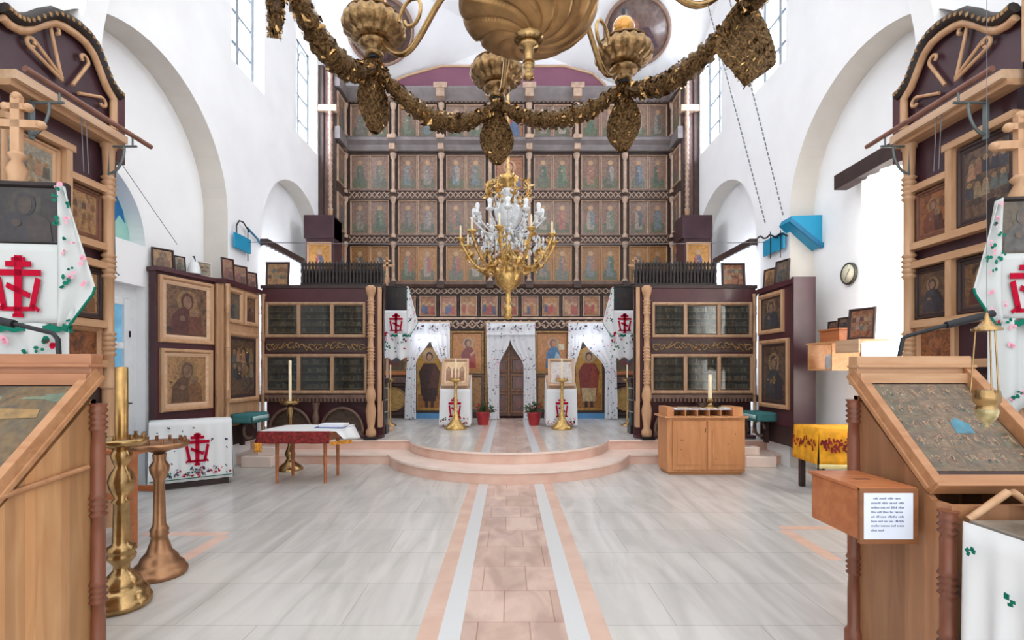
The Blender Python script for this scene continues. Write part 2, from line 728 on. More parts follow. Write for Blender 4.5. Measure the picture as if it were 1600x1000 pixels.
W = 4.42
BIG = dict(yc=6.0, r=1.65, spring=3.93)
TOPZ = 10.0
for sgn, nm in ((-1, 'wall_left'), (1, 'wall_right')):
    X = sgn * W
    big = arch_hole(6.0, 1.65, 3.93, -0.05)
    niche = arch_hole(10.15, 1.45, 3.95, 0.5)
    w1 = rect_hole(7.76, 8.80, 6.5, 8.75)
    w2 = rect_hole(10.12, 11.20, 6.5, 8.75)
    mb = MB(PLASTER)
    strip_wall(mb, X, 5.24, 12.56, -0.05, TOPZ, [big, niche, w1, w2], sgn < 0)
    strip_wall(mb, X, -3.0, 5.24, 0.0, 7.0, [big], sgn < 0)
    X2 = sgn * (W + 0.38)
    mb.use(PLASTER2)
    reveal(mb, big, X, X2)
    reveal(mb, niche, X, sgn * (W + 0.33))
    mb.use(PLASTER)
    reveal(mb, w1, X, sgn * (W + 0.3))
    reveal(mb, w2, X, sgn * (W + 0.3))
    # recess back walls
    if sgn < 0:
        back = [arch_hole(5.50, 0.92, 3.16, 3.155), rect_hole(5.25, 6.42, -0.05, 2.62)]
    else:
        back = [rect_hole(5.15, 6.40, 0.9, 4.05)]
    strip_wall(mb, X2, 4.35, 7.65, -0.05, 5.6, back, sgn < 0)
    for h in back:
        reveal(mb, h, X2, sgn * (W + 0.63))
    nb = sgn * (W + 0.33)
    strip_wall(mb, nb, 8.7, 11.6, 0.0, 5.5, [], sgn < 0)
    struct(mb.build(nm))

# east wall behind the screen, with the mauve apse arch on it
mb = MB(PLASTER)
mb.box(-W - .1, W + .1, 12.55, 12.8, 0.0, TOPZ)
struct(mb.build('wall_east'))
mb = MB(PURPLE)
pts = [at(596, 152, 12.4), at(600, 138, 12.4), at(640, 122, 12.4), at(690, 108, 12.4), at(882, 108, 12.4), at(925, 120, 12.4), at(945, 138, 12.4), at(950, 152, 12.4)]
mb.prism([(p.x, p.z) for p in pts], 12.32, 12.55)
mb.prism([(pts[0].x, 8.0), (pts[0].x, pts[0].z), (pts[-1].x, pts[-1].z), (pts[-1].x, 8.0)], 12.32, 12.55)
mb.use(PALEW)
mb.tube([Vector((p.x, 12.31, p.z + .02)) for p in pts[1:-1]], 0.035, 6)
struct(mb.build('wall_apse_arch'))

# ceiling: sloping corner vaults down to the walls and a flat rim round an unseen dome hole, opened to let light in
mb = MB(PLASTER)
for sg in (-1, 1):
    def yz(x, y):   # plane of the pendentive
        return 9.4 + (0.6 * (x + 3.0) - 0.75 * (y - 11.3)) / 1.52

    A = (-W, 12.55, yz(-W, 12.55)); B = (-W, 8.95, 10.0); C = (-0.1, 12.55, 10.0)
    q = [(p[0] * (1 if sg < 0 else -1), p[1], p[2]) for p in (A, B, C)]
    q2 = [(p[0], p[1], p[2] + .15) for p in q]
    mb.add(q + q2, [(0, 1, 2) if sg > 0 else (2, 1, 0), (3, 4, 5), (0, 1, 4, 3), (1, 2, 5, 4), (2, 0, 3, 5)])
hole = [(2.3 * math.cos(2 * PI * k / 24), 7.9 + 2.3 * math.sin(2 * PI * k / 24)) for k in range(24)]
outer = [(W + .4, 8.3), (W + .4, 12.8), (0, 12.8), (-W - .4, 12.8), (-W - .4, 8.3), (-W - .4, 5.2), (0, 5.2), (W + .4, 5.2)]
vs_ = [(p[0], p[1], 10.0) for p in hole] + [(p[0], p[1], 10.0) for p in outer]
fs = []
for k in range(24):
    o0, o1 = (k // 3) % 8, ((k + 1) // 3) % 8
    fs.append((k, (k + 1) % 24, 24 + o1, 24 + o0) if o0 != o1 else (k, (k + 1) % 24, 24 + o0))
mb.add(vs_, fs)
for Y in (2.95, 7.0):
    z_ = 6.9 if Y < 5 else 9.9
    mb.use(DARKW).box(-4.5, 4.5, Y - .08, Y + .08, z_, z_ + .16)
struct(mb.build('ceiling'))

# transverse wall with the great arch the camera looks through
mb = MB(PLASTER)
n = 40
arch = [(4.42 * math.cos(PI * i / n), 4.5 + 4.42 * math.sin(PI * i / n)) for i in range(n + 1)]
for i in range(n):
    (xa, za), (xb, zb) = arch[i], arch[i + 1]
    for Y in (5.0, 5.24):
        mb.add([(xa, Y, za), (xb, Y, zb), (xb, Y, 10.0), (xa, Y, 10.0)], [(0, 1, 2, 3)])
    mb.add([(xa, 5.0, za), (xb, 5.0, zb), (xb, 5.24, zb), (xa, 5.24, za)], [(0, 1, 2, 3)])
for sg in (-1, 1):
    mb.box(min(sg * 4.42, sg * 5.3), max(sg * 4.42, sg * 5.3), 5.0, 5.24, -0.05, 10.0)
struct(mb.build('wall_arch'))

# pale stone step ends beside the wall cases
for sg in (-1, 1):
    mb = MB(TREADM)
    xs = sorted((sg * 3.72, sg * 4.20))
    mb.box(xs[0], xs[1], 7.62, 7.9, 0.0, .17)
    xs = sorted((sg * 3.72, sg * 4.0))
    mb.box(xs[0], xs[1], 7.74, 7.9, .17, .30)
    struct(mb.build('trim_step_end', bevel=.01))

# ------------------------------------------------------------------ windows and the side door
PANE = mat('frosted_pane', (235, 242, 250), 0.3, var=0, emit=(236, 244, 255), es=WINDOW_GLOW)
GLASSB = mat('blue_green_pane', (138, 172, 156), 0.25, var=0.2, scale=3, rgb2=(116, 156, 150), emit=(150, 205, 200), es=0.12)
GLASSD = mat('deep_blue_paint_on_pane', (20, 86, 132), 0.3, var=0.2, scale=4, emit=(20, 86, 140), es=0.2)
DOORG = mat('door_pane', (96, 146, 172), 0.15, var=0.5, scale=5, rgb2=(60, 100, 128), emit=(100, 150, 178), es=0.35)
k = 1
for sgn in (-1, 1):
    for (ya, yb) in ((7.76, 8.80), (10.12, 11.20)):
        X = sgn * (W + 0.26)
        mb = MB(PANE)
        mb.box(min(X, X + sgn * .02), max(X, X + sgn * .02), ya, yb, 6.5, 8.75)
        win = struct(mb.build('window_%d' % k))
        k += 1
        fm = MB(mat('window_bar', (128, 136, 144), .5, var=.03))
        Xa = sgn * (W + 0.20)
        xa, xb = min(Xa, X), max(Xa, X)
        t = 0.08
        fm.box(xa, xb, ya, ya + t, 6.5, 8.75)
        fm.box(xa, xb, yb - t, yb, 6.5, 8.75)
        fm.box(xa, xb, ya, yb, 6.5, 6.5 + t)
        fm.box(xa, xb, ya, yb, 8.70, 8.75)
        ym = (ya + yb) / 2
        fm.box(xa, xb, ym - .045, ym + .045, 6.5, 8.75)
        for z in (7.04, 7.58, 8.12):
            fm.box(xa + .012, xb - .012, ya + .01, yb - .01, z - .03, z + .03)
        for yc in ((ya + ym) / 2, (yb + ym) / 2):      # pointed tracery in the top lights
            r = (yb - ya) / 4 - .02
            fm.tube([(Xa, yc - r * math.cos(PI * i / 12), 8.32 + 1.2 * r * math.sin(PI * i / 12)) for i in range(13)], 0.02, 5)
        fm.build('window_frame', win)

# left lunette window
mb = MB(GLASSB)
pts = [(5.50 - .92 * math.cos(PI * i / 24), 3.16 + .92 * math.sin(PI * i / 24)) for i in range(25)]
mb.prism(pts, -W - .60, -W - .58, 'yz')
win = struct(mb.build('window_5'))
mb = MB(GLASSD)
rr = random.Random(3)
blob = [(5.0, 3.55), (5.5, 3.62), (5.7, 3.45), (5.9, 3.40), (5.98, 3.46), (6.05, 3.36), (6.10, 3.5), (6.16, 3.40), (6.24, 3.52), (6.33, 3.44), (6.30, 3.58), (6.2, 3.74), (6.1, 3.85), (6.0, 3.92), (5.8, 4.02), (5.5, 4.05), (5.0, 3.9)]
mb.prism(blob, -W - .58, -W - .575, 'yz')
mb.build('blue_patch', win)

# side door in the left recess
mb = MB(WHITEP)
X = -W - .5
d = struct(mb.box(X - .05, X, 5.25, 6.42, 2.45, 2.62).box(X - .05, X, 6.30, 6.42, 0, 2.45).box(X - .05, X, 5.25, 5.33, 0, 2.45).build('door_1'))
mb = MB(WHITEP)
for (a, b) in ((5.34, 5.80), (5.82, 6.29)):
    mb.box(X - .04, X + .02, a, a + .09, 0.02, 2.44)
    mb.box(X - .04, X + .02, b - .09, b, 0.02, 2.44)
    for z in (0.02, .62, 1.20, 1.80, 2.36):
        mb.box(X - .035, X + .012, a + .01, b - .01, z, z + .08)
mb.build('door_leaf', d)
mb = MB(DOORG)
mb.box(X - .025, X - .015, 5.36, 6.28, 0.05, 2.42)
mb.build('door_pane', d)
mb = MB(IRON)
mb.box(X + .02, X + .03, 6.235, 6.255, 1.04, 1.14).tube([(X + .03, 6.24, 1.1), (X + .08, 6.24, 1.1), (X + .08, 6.14, 1.1)], .01, 6)
mb.box(X + .02, X + .035, 6.27, 6.29, 1.95, 2.03).box(X + .02, X + .035, 6.27, 6.29, .4, .48)
mb.build('door_handle', d)

# right recess window behind the curtain
mb = MB(mat('sunny_pane', (250, 248, 240), .3, var=0, emit=(255, 250, 240), es=6.0))
mb.box(W + .60, W + .62, 5.15, 6.40, 0.9, 4.05)
win = struct(mb.build('window_6'))
mb = MB(WHITEP)
for y in (5.15, 5.55, 5.97, 6.35):
    mb.box(W + .56, W + .60, y, y + .05, .9, 4.05)
for z in (.9, 1.9, 2.95, 4.0):
    mb.box(W + .56, W + .60, 5.15, 6.40, z, z + .05)
mb.build('window_frame', win)

# cloth-bright windows inside the two small arched niches
k = 7
for sgn in (-1, 1):
    X = sgn * (W + .33)
    mb = MB(PANE)
    mb.box(min(X, X - sgn * .03), max(X, X - sgn * .03), 8.95, 10.0, 1.4, 3.60)
    win = struct(mb.build('window_%d' % k))
    k += 1
    mb = MB(WHITEP)
    xa, xb = min(X - sgn * .03, X - sgn * .06), max(X - sgn * .03, X - sgn * .06)
    for y in (8.93, 9.45, 9.97):
        mb.box(xa, xb, y, y + .06, 1.4, 3.6)
    for z in (1.4, 2.5, 3.55):
        mb.box(xa, xb, 8.93, 10.03, z, z + .06)
    mb.build('window_frame', win)

# ------------------------------------------------------------------ painted figures
def pc(rgb):
    return mat('pigment_%02x%02x%02x' % tuple(rgb), rgb, 0.45, var=0.22, scale=22, coat=0.4)


BGS = [(128, 100, 86), (134, 106, 90), (122, 95, 80)]
GOLDBG = [(148, 104, 58), (158, 112, 62), (140, 95, 54)]


def dim(c, k=.84):
    return tuple(int(v * k) for v in c)


def saint(mb, w, h, bg, robe, cloak, ground, cx=0.0, cz=0.0, y=0.0, e=0.002):
    """standing haloed figure filling a w x h board, board face at y"""
    mb.use(pc(bg)).box(cx - w / 2, cx + w / 2, y, y + .012, cz - h / 2, cz + h / 2)
    gz = cz - h * .46
    g = [(cx - w * .40, gz), (cx + w * .40, gz), (cx + w * .40, cz - h * .22), (cx + w * .26, cz - h * .15), (cx + w * .1, cz - h * .24),
         (cx - w * .12, cz - h * .24), (cx - w * .27, cz - h * .14), (cx - w * .40, cz - h * .2)]
    mb.use(pc(ground)).poly(g, y - e)
    rb = [(cx - w * .20, cz - h * .36), (cx + w * .20, cz - h * .36), (cx + w * .22, cz - h * .1), (cx + w * .19, cz + h * .16), (cx + w * .09, cz + h * .235),
          (cx - w * .09, cz + h * .235), (cx - w * .19, cz + h * .16), (cx - w * .22, cz - h * .1)]
    mb.use(pc(robe)).poly(rb, y - 2 * e)
    ck = [(cx + w * .02, cz - h * .28), (cx + w * .20, cz - h * .22), (cx + w * .22, cz + h * .10), (cx + w * .1, cz + h * .22), (cx - w * .06, cz + h * .2),
          (cx - w * .02, cz + h * .05)]
    mb.use(pc(cloak)).poly(ck, y - 3 * e)
    mb.use(HALO).ell(cx, cz + h * .31, w * .15, w * .15, y - 2.5 * e)
    mb.use(SKIN).ell(cx, cz + h * .30, w * .075, w * .10, y - 4 * e)
    mb.use(SKIN).ell(cx - w * .02, cz + h * .06, w * .06, w * .05, y - 4 * e, 8)


def bust(mb, w, h, bg, robe, cloak, cx=0.0, cz=0.0, y=0.0, e=0.002, child=False):
    mb.use(bg).box(cx - w / 2, cx + w / 2, y, y + .012, cz - h / 2, cz + h / 2)
    mb.use(HALO).ell(cx, cz + h * .2, w * .25, w * .25, y - e, 18)
    rb = [(cx - w * .40, cz - h * .47), (cx + w * .40, cz - h * .47), (cx + w * .36, cz - h * .12), (cx + w * .2, cz + h * .04), (cx + w * .1, cz + h * .08),
          (cx - w * .1, cz + h * .08), (cx - w * .22, cz + h * .03), (cx - w * .37, cz - h * .13)]
    mb.use(robe).poly(rb, y - 2 * e)
    ck = [(cx + w * .05, cz - h * .47), (cx + w * .40, cz - h * .47), (cx + w * .36, cz - h * .12), (cx + w * .16, cz + h * .05), (cx + w * .02, cz - h * .1)]
    mb.use(cloak).poly(ck, y - 3 * e)
    mb.use(robe).ell(cx, cz + h * .2, w * .155, w * .19, y - 3.5 * e, 16)
    mb.use(SKIN).ell(cx, cz + h * .18, w * .105, w * .145, y - 4.5 * e, 14)
    mb.use(SKIN).ell(cx - w * .12, cz - h * .15, w * .07, w * .06, y - 4.5 * e, 10)
    if child:
        mb.use(HALO).ell(cx + w * .17, cz - h * .02, w * .13, w * .13, y - 5 * e, 14)
        mb.use(SKIN).ell(cx + w * .17, cz - h * .03, w * .065, w * .08, y - 6 * e, 12)
        mb.use(cloak).poly([(cx + w * .06, cz - h * .3), (cx + w * .3, cz - h * .3), (cx + w * .27, cz - h * .09), (cx + w * .09, cz - h * .09)], y - 5.5 * e)


ROBES = [(96, 116, 94), (126, 136, 142), (176, 104, 94), (158, 148, 138), (134, 134, 116), (104, 108, 114), (164, 120, 102), (126, 136, 114), (146, 130, 128), (174, 156, 142), (118, 112, 104), (150, 126, 112)]
GROUNDS = [(112, 116, 88), (118, 118, 98), (104, 108, 84)]


def zigzag(mb, x0, x1, z0, z1, y, step=0.11, t=0.02, d=0.015):
    n = max(2, round((x1 - x0) / step))
    st = (x1 - x0) / n
    for i in range(n):
        for (a, b) in ((z0, z1), (z1, z0)):
            xa, xb = x0 + i * st, x0 + (i + 1) * st
            L = math.hypot(st, z1 - z0)
            mb.cbox(((xa + xb) / 2, y - d / 2, (z0 + z1) / 2), (L, d, t), ry=-math.atan2(b - a, st))


def turned(r, z0, z1, beads=6, n=10):
    """profile of a turned post with groups of beads"""
    pr = [(r * 1.25, z0), (r * 1.25, z0 + .03), (r, z0 + .05)]
    L = z1 - z0 - .1
    for i in range(beads):
        zc = z0 + .05 + L * (i + .5) / beads
        for k in (-2, -1, 0, 1, 2):
            zz = zc + k * r * .9
            pr += [(r * .82, zz - r * .42), (r * 1.2, zz), (r * .82, zz + r * .42)]
    pr += [(r, z1 - .05), (r * 1.25, z1 - .03), (r * 1.25, z1)]
    return pr


# ------------------------------------------------------------------ iconostasis
S = 12.0 / F
YI = 12.0


def zi(py):
    return H + (PY - py) * S - 0.34     # local height above the platform


icono = thing('iconostasis', 'tall carved walnut icon screen filling the east end behind the ambo', 'iconostasis', (0, YI, 0.34))
mb = MB(CARVED_D)
# backboard with openings for the three doors
zt = zi(152)
for (a, b, z0, z1) in ((-4.05, -2.36, 0, zt), (-1.56, -.52, 0, zt), (.52, 1.58, 0, zt), (2.38, 4.05, 0, zt), (-2.36, -1.56, zi(512), zt), (-.52, .52, zi(512), zt), (1.58, 2.38, zi(512), zt)):
    mb.box(a, b, 0.05, 0.15, z0, z1)
mb.build('backboard', icono)

colX = [-4.03, -2.845, -1.66, -0.46, 0.50, 1.67, 2.86, 4.03]
tiers = [(163, 217), (242, 297), (313, 367), (384, 441)]
rnd = random.Random(11)
for ti, (ya, yb) in enumerate(tiers):
    z1, z0 = zi(ya), zi(yb)
    h = z1 - z0
    for bi in range(7):
        xa, xb = colX[bi] + .11, colX[bi + 1] - .11
        cnt = 1 if bi == 3 else 2
        wd = (xb - xa) / cnt
        for q in range(cnt):
            cx = xa + wd * (q + .5)
            fm = MB(CARVED_L if ti < 3 else PINE)
            fm.frame(wd - .01, h, .028, .06, 0.05, cx, (z0 + z1) / 2)
            fo = fm.build('icon_frame', icono)
            sm_ = MB()
            bg = rnd.choice(GOLDBG) if ti == 3 else rnd.choice(BGS)
            if cnt == 1:
                bust(sm_, wd - .1, h - .1, pc((150, 96, 66)), pc((130, 56, 52)), pc((70, 90, 120)), cx, (z0 + z1) / 2, 0.035)
            else:
                saint(sm_, wd - .06, h - .06, bg, dim(rnd.choice(ROBES)), dim(rnd.choice(ROBES)), dim(rnd.choice(GROUNDS)), cx, (z0 + z1) / 2, 0.035)
            sm_.build('painting', fo)
    # lattice frieze under the tier
    if ti in (1, 2):
        zc0, zc1 = zi(yb + 12), zi(yb + 3)
        fr = MB(CARVED_D).box(-4.03, 4.03, 0.0, 0.05, zc0 - .03, zc1 + .03)
        fr.use(CARVED_L)
        for bi in range(7):
            zigzag(fr, colX[bi] + .1, colX[bi + 1] - .1, zc0, zc1, 0.0, 0.12)
        fr.use(CARVED)
        fr.box(-4.03, 4.03, -.03, .05, zc1 + .02, zc1 + .05).box(-4.03, 4.03, -.03, .05, zc0 - .05, zc0 - .02)
        fr.build('lattice_frieze', icono)

# columns between the bays, one per tier run
for x in colX:
    for (ya, yb) in ((160, 219), (238, 306), (306, 376), (376, 446)):
        c = MB(CARVED_L)
        z0, z1 = zi(yb) + .06, zi(ya) - .04
        L = z1 - z0
        pr = [(.075, 0), (.075, .06), (.05, .1)]
        for i in range(16):
            zz = .12 + (L - .3) * i / 16
            dz = (L - .3) / 16
            pr += [(.036, zz), (.052, zz + dz * .5)]
        pr += [(.036, L - .16), (.07, L - .1), (.08, L - .04), (.08, L)]
        c.lathe(pr, 8, (x, -0.02, z0))
        c.build('column', icono)

# cornices
c = MB(CORNICE)
za, zb = zi(237), zi(219)
prof = [(0.05, za), (-.06, za), (-.10, za + .09), (-.10, za + .12), (-.20, za + .2), (-.20, zb - .02), (-.22, zb), (0.05, zb)]
c.prism([(p[0], p[1]) for p in prof], -4.05, 4.05, 'yz')
c.use(CARVED_L)
for x in colX:
    c.box(x - .10, x + .10, -.26, -.04, zb - .06, zb + .03)
    c.box(x - .07, x + .07, -.20, -.04, za - .02, za + .12)
c.build('cornice', icono)
c = MB(CORNICE)
za, zb = zi(160), zi(142)
prof = [(0.05, za), (-.04, za), (-.14, za + .12), (-.22, zb - .05), (-.22, zb), (0.05, zb)]
c.prism(prof, -4.05, 4.05, 'yz')
c.use(CARVED_L)
for x in colX[1:-1]:
    c.box(x - .16, x + .16, -.26, -.02, zb - .06, zb + .07)
    c.box(x - .10, x + .10, -.24, -.02, za + .03, zb - .06)
c.use(CARVED)
for i in range(80):
    c.cbox((-3.95 + i * .1, -.05, za - .015), (.05, .03, .05))
c.build('cornice', icono)
c = MB(CARVED)
za, zb = zi(449), zi(441)
c.prism([(0.05, za), (-.06, za), (-.16, za + .05), (-.16, zb), (0.05, zb)], -4.05, 4.05, 'yz')
for x in colX:
    c.use(CARVED_D).box(x - .09, x + .09, -.2, -.02, za - .04, zb)
c.build('cornice', icono)
fr = MB(CARVED_D).box(-3.6, 3.6, 0.0, 0.05, zi(460), zi(449))
fr.use(CARVED_L)
zigzag(fr, -3.5, 3.5, zi(459), zi(451), 0.0, 0.16, .022, .03)
fr.build('lattice_frieze', icono)

# row of small feast icons
for i in range(-5, 6):
    cx = .02 + i * .505
    z0, z1 = zi(494), zi(462)
    fm = MB(CARVED_L).frame(.42, z1 - z0, .035, .06, 0.05, cx, (z0 + z1) / 2)
    fo = fm.build('feast_frame', icono)
    p = MB()
    h = z1 - z0 - .07
    zc = (z0 + z1) / 2
    pp = paint('feast%d' % (i % 4), [[(96, 56, 40), (150, 98, 66), (178, 128, 78)], [(110, 66, 50), (160, 100, 72), (120, 96, 88)],
                                     [(90, 62, 44), (166, 112, 58), (140, 84, 60)], [(80, 56, 56), (140, 88, 66), (176, 130, 86)]][i % 4], 7, seed=i)
    p.use(pp).box(cx - .18, cx + .18, .03, .045, zc - h / 2, zc + h / 2)
    for j in range(4):
        xx = cx - .11 + j * .073
        zz = zc + (-.06 if j % 2 else -.02)
        p.use(pc(rnd.choice([(150, 60, 56), (70, 80, 110), (170, 130, 90), (150, 90, 60)]))).poly([(xx - .045, zz - .14), (xx + .045, zz - .14), (xx + .03, zz + .06), (xx - .03, zz + .06)], .028 - j * .001)
        p.use(HALO).ell(xx, zz + .09, .04, .04, .0245, 10)
        p.use(SKIN).ell(xx, zz + .085, .02, .026, .0225, 8)
    p.build('painting', fo)
    pb = MB(CARVED_D)
    if i < 5:
        pb.lathe([(.035, 0), (.022, .05), (.03, .15), (.022, .3), (.035, .42), (.04, .46)], 8, (cx + .2525, 0.0, z0))
        pb.build('colonnette', icono)
fr = MB(CARVED_D).box(-3.6, 3.6, 0.0, 0.05, zi(515), zi(497))
fr.use(CARVED_L)
fr.box(-3.6, 3.6, -.05, .05, zi(499), zi(496))
zigzag(fr, -3.5, 3.5, zi(513), zi(501), 0.0, 0.2, .03, .04)
rr = random.Random(5)
for i in range(60):
    fr.ball((-3.5 + i * .118, -.02, zi(507) + .03 * math.sin(i * 2)), .035, 6)
fr.build('lattice_frieze', icono)

# local tier: two big icons, four base panels, posts
for cx, robe, cloak, nm in ((-1.03, (120, 40, 40), (150, 48, 44), 'virgin'), (1.07, (40, 104, 150), (150, 170, 176), 'saviour')):
    z0, z1 = zi(584), zi(517)
    fm = MB(GILTW).frame(.84, z1 - z0, .07, .08, 0.05, cx, (z0 + z1) / 2)
    fo = fm.build('icon_frame', icono)
    p = MB()
    zc = (z0 + z1) / 2
    h = z1 - z0 - .13
    p.use(paint('localgold', [(154, 94, 44), (176, 116, 58), (166, 104, 48)], 4)).box(cx - .36, cx + .36, .02, .045, zc - h / 2, zc + h / 2)
    s_ = 1 if cx > 0 else 1
    body = [(cx - .16, zc - h * .42), (cx + .22, zc - h * .42), (cx + .2, zc - h * .05), (cx + .12, zc + h * .13), (cx - .02, zc + h * .14), (cx - .14, zc - .02)]
    p.use(pc(robe)).poly(body, .018)
    p.use(pc(cloak)).poly([(cx + .02, zc - h * .42), (cx + .22, zc - h * .42), (cx + .2, zc - h * .08), (cx + .1, zc + .02)], .016)
    p.use(HALO).ell(cx + .03, zc + h * .24, .14, .14, .019, 18)
    p.use(pc((90, 50, 40)) if cx < 0 else pc((130, 60, 60))).ell(cx + .02, zc + h * .245, .085, .105, .0145, 16)
    p.use(SKIN).ell(cx + .04, zc + h * .23, .055, .075, .0125, 12)
    if cx > 0:
        p.use(pc((206, 190, 160))).poly([(cx + .16, zc + .06), (cx + .3, zc + .06), (cx + .3, zc + .2), (cx + .16, zc + .2)], .0135)
    else:
        p.use(SKIN).poly([(cx + .1, zc - .1), (cx + .2, zc - .02), (cx + .18, zc + .04), (cx + .06, zc - .04)], .0125)
    p.build('painting', fo)
    b = MB(CARVED).frame(.86, .95, .09, .06, 0.05, cx, .62)
    b.use(paint('base_panel', [(120, 84, 54), (160, 118, 74), (92, 64, 44)], 6)).box(cx - .35, cx + .35, .03, .045, .2, 1.05)
    b.build('base_panel', icono)
    for sx in (-.47, .47):
        q = MB(GILTW)
        pr = [(.05, 0)]
        for i in range(24):
            pr += [(.03, .08 + i * .09), (.055, .12 + i * .09)]
        pr += [(.06, 2.28)]
        q.lathe(pr, 8, (cx + sx, -.01, .03))
        q.build('twisted_column', icono)
for cx in (-2.86, 2.90):
    b = MB(ORANGEW).frame(.84, 1.1, .08, .06, 0.05, cx, 1.62)
    fo = b.build('icon_frame', icono)
    p = MB()
    saint(p, .68, .94, (150, 108, 62), (110, 60, 54), (70, 86, 100), (96, 84, 60), cx, 1.62, .03)
    p.build('painting', fo)
    b = MB(CARVED).box(cx - .45, cx + .45, -.02, .05, .88, 1.02)
    b.use(CARVED_D).frame(.84, .78, .07, .06, 0.05, cx, .46)
    b.use(paint('base_oval', [(150, 116, 60), (176, 140, 80), (112, 100, 70)], 4)).ell(cx, .47, .3, .27, .03, 24, .01)
    b.use(GILTW).tube([(cx + .31 * math.cos(a * PI / 12), .02, .47 + .28 * math.sin(a * PI / 12)) for a in range(25)], .02, 6)
    b.build('base_panel', icono)

# deacon doors: arched icon boards
for cx, hw, robe, cloak in ((-1.96, .36, (62, 40, 36), (84, 50, 40)), (1.98, .38, (120, 44, 36), (140, 60, 44))):
    n = 16
    zs = 1.42
    def archp(w_, sp, z0):
        return [(cx - w_, z0), (cx + w_, z0)] + [(cx + w_ * math.cos(PI * i / n), sp + (w_ * 1.05) * math.sin(PI * i / n)) for i in range(n + 1)]
    b = MB(CARVED_D).prism(archp(hw, zs, .14), .03, .1)
    do = b.build('deacon_door', icono)
    p = MB(paint('angelgold', [(150, 104, 38), (178, 132, 52), (134, 90, 38)], 3))
    p.prism(archp(hw * .86, zs, .2), .02, .035)
    p.use(pc((150, 96, 40))).poly([(cx - hw * .8, .25), (cx + hw * .8, .25), (cx + hw * .8, .6), (cx - hw * .8, .6)], .0185)
    p.use(HALO).ell(cx, zs + .12, .17, .17, .0175, 18)
    p.use(pc(robe)).poly([(cx - .2, .55), (cx + .2, .55), (cx + .26, 1.15), (cx + .14, 1.36), (cx - .14, 1.36), (cx - .26, 1.15)], .0165)
    p.use(pc(cloak)).poly([(cx - .05, .62), (cx + .2, .55), (cx + .25, 1.1), (cx + .1, 1.33)], .0155)
    p.use(pc((66, 46, 40))).ell(cx, zs + .11, .085, .11, .0155, 14)
    p.use(SKIN).ell(cx, zs + .09, .06, .08, .0145, 12)
    p.use(pc((176, 150, 110)) if cx > 0 else pc((58, 36, 34))).poly([(cx - .15, .42), (cx + .15, .42), (cx + .19, .75), (cx - .19, .75)], .0145)
    p.use(pc((60, 34, 30)))
    for sx in (-.07, .07):
        p.poly([(cx + sx - .04, .27), (cx + sx + .04, .27), (cx + sx + .035, .45), (cx + sx - .035, .45)], .0155)
    p.build('painting', do)
    b = MB(mat('blue_threshold', (86, 140, 184), .5, var=.05)).box(cx - .4, cx + .4, -.03, .1, 0.0, .13)
    b.build('threshold', icono)
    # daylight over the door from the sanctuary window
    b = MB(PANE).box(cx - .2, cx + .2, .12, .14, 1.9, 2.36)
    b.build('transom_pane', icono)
    b = MB(CARVED_D)
    b.box(cx - .42, cx - .2, .1, .14, 0, 2.4).box(cx + .2, cx + .42, .1, .14, 0, 2.4).box(cx - .2, cx + .2, .1, .14, 0, 1.9)
    b.build('door_lining', icono)

# royal doors: two carved leaves with a wavy top
for sg in (-1, 1):
    top = [(sg * (.49 * (1 - t)), 1.55 + .5 * (t ** 1.3) + .06 * math.sin(t * 12)) for t in [i / 12 for i in range(13)]]
    pts = [(0.005 * sg, .06), (sg * .49, .06)] + top
    b = MB(mat('royal_door_wood', (96, 60, 44), .4, var=.3, scale=14, bump=.4))
    b.prism(pts if sg > 0 else pts[::-1], .02, .08)
    do = b.build('royal_door', icono)
    for z0, z1 in ((.14, .62), (.68, 1.08), (1.14, 1.5)):
        q = MB(mat('royal_carving', (134, 90, 62), .4, var=.3, scale=18, bump=.5)).frame(.4, z1 - z0, .04, .03, .02, sg * .25, (z0 + z1) / 2)
        q.use(paint('royal_dark', [(52, 30, 30), (84, 44, 38), (40, 26, 30)], 8)).box(sg * .25 - .15, sg * .25 + .15, .012, .02, z0 + .05, z1 - .05)
        q.use(pc((112, 52, 44))).ell(sg * .25, (z0 + z1) / 2, .08, .13, .009, 12)
        q.build('carved_panel', do)
b = MB(GILTW).tube([(0, .0, .06 + 2.0 * i / 20) for i in range(21)], .022, 8)
b.ball((0, 0, 2.1), .045)
b.build('astragal', icono)
b = MB(mat('dark_sanctuary_curtain', (70, 34, 40), .8, var=.2)).box(-.5, .5, .12, .15, 0, 2.45)  # dark maroon sheet closing the doorway behind the royal doors
b.build('door_lining', icono)

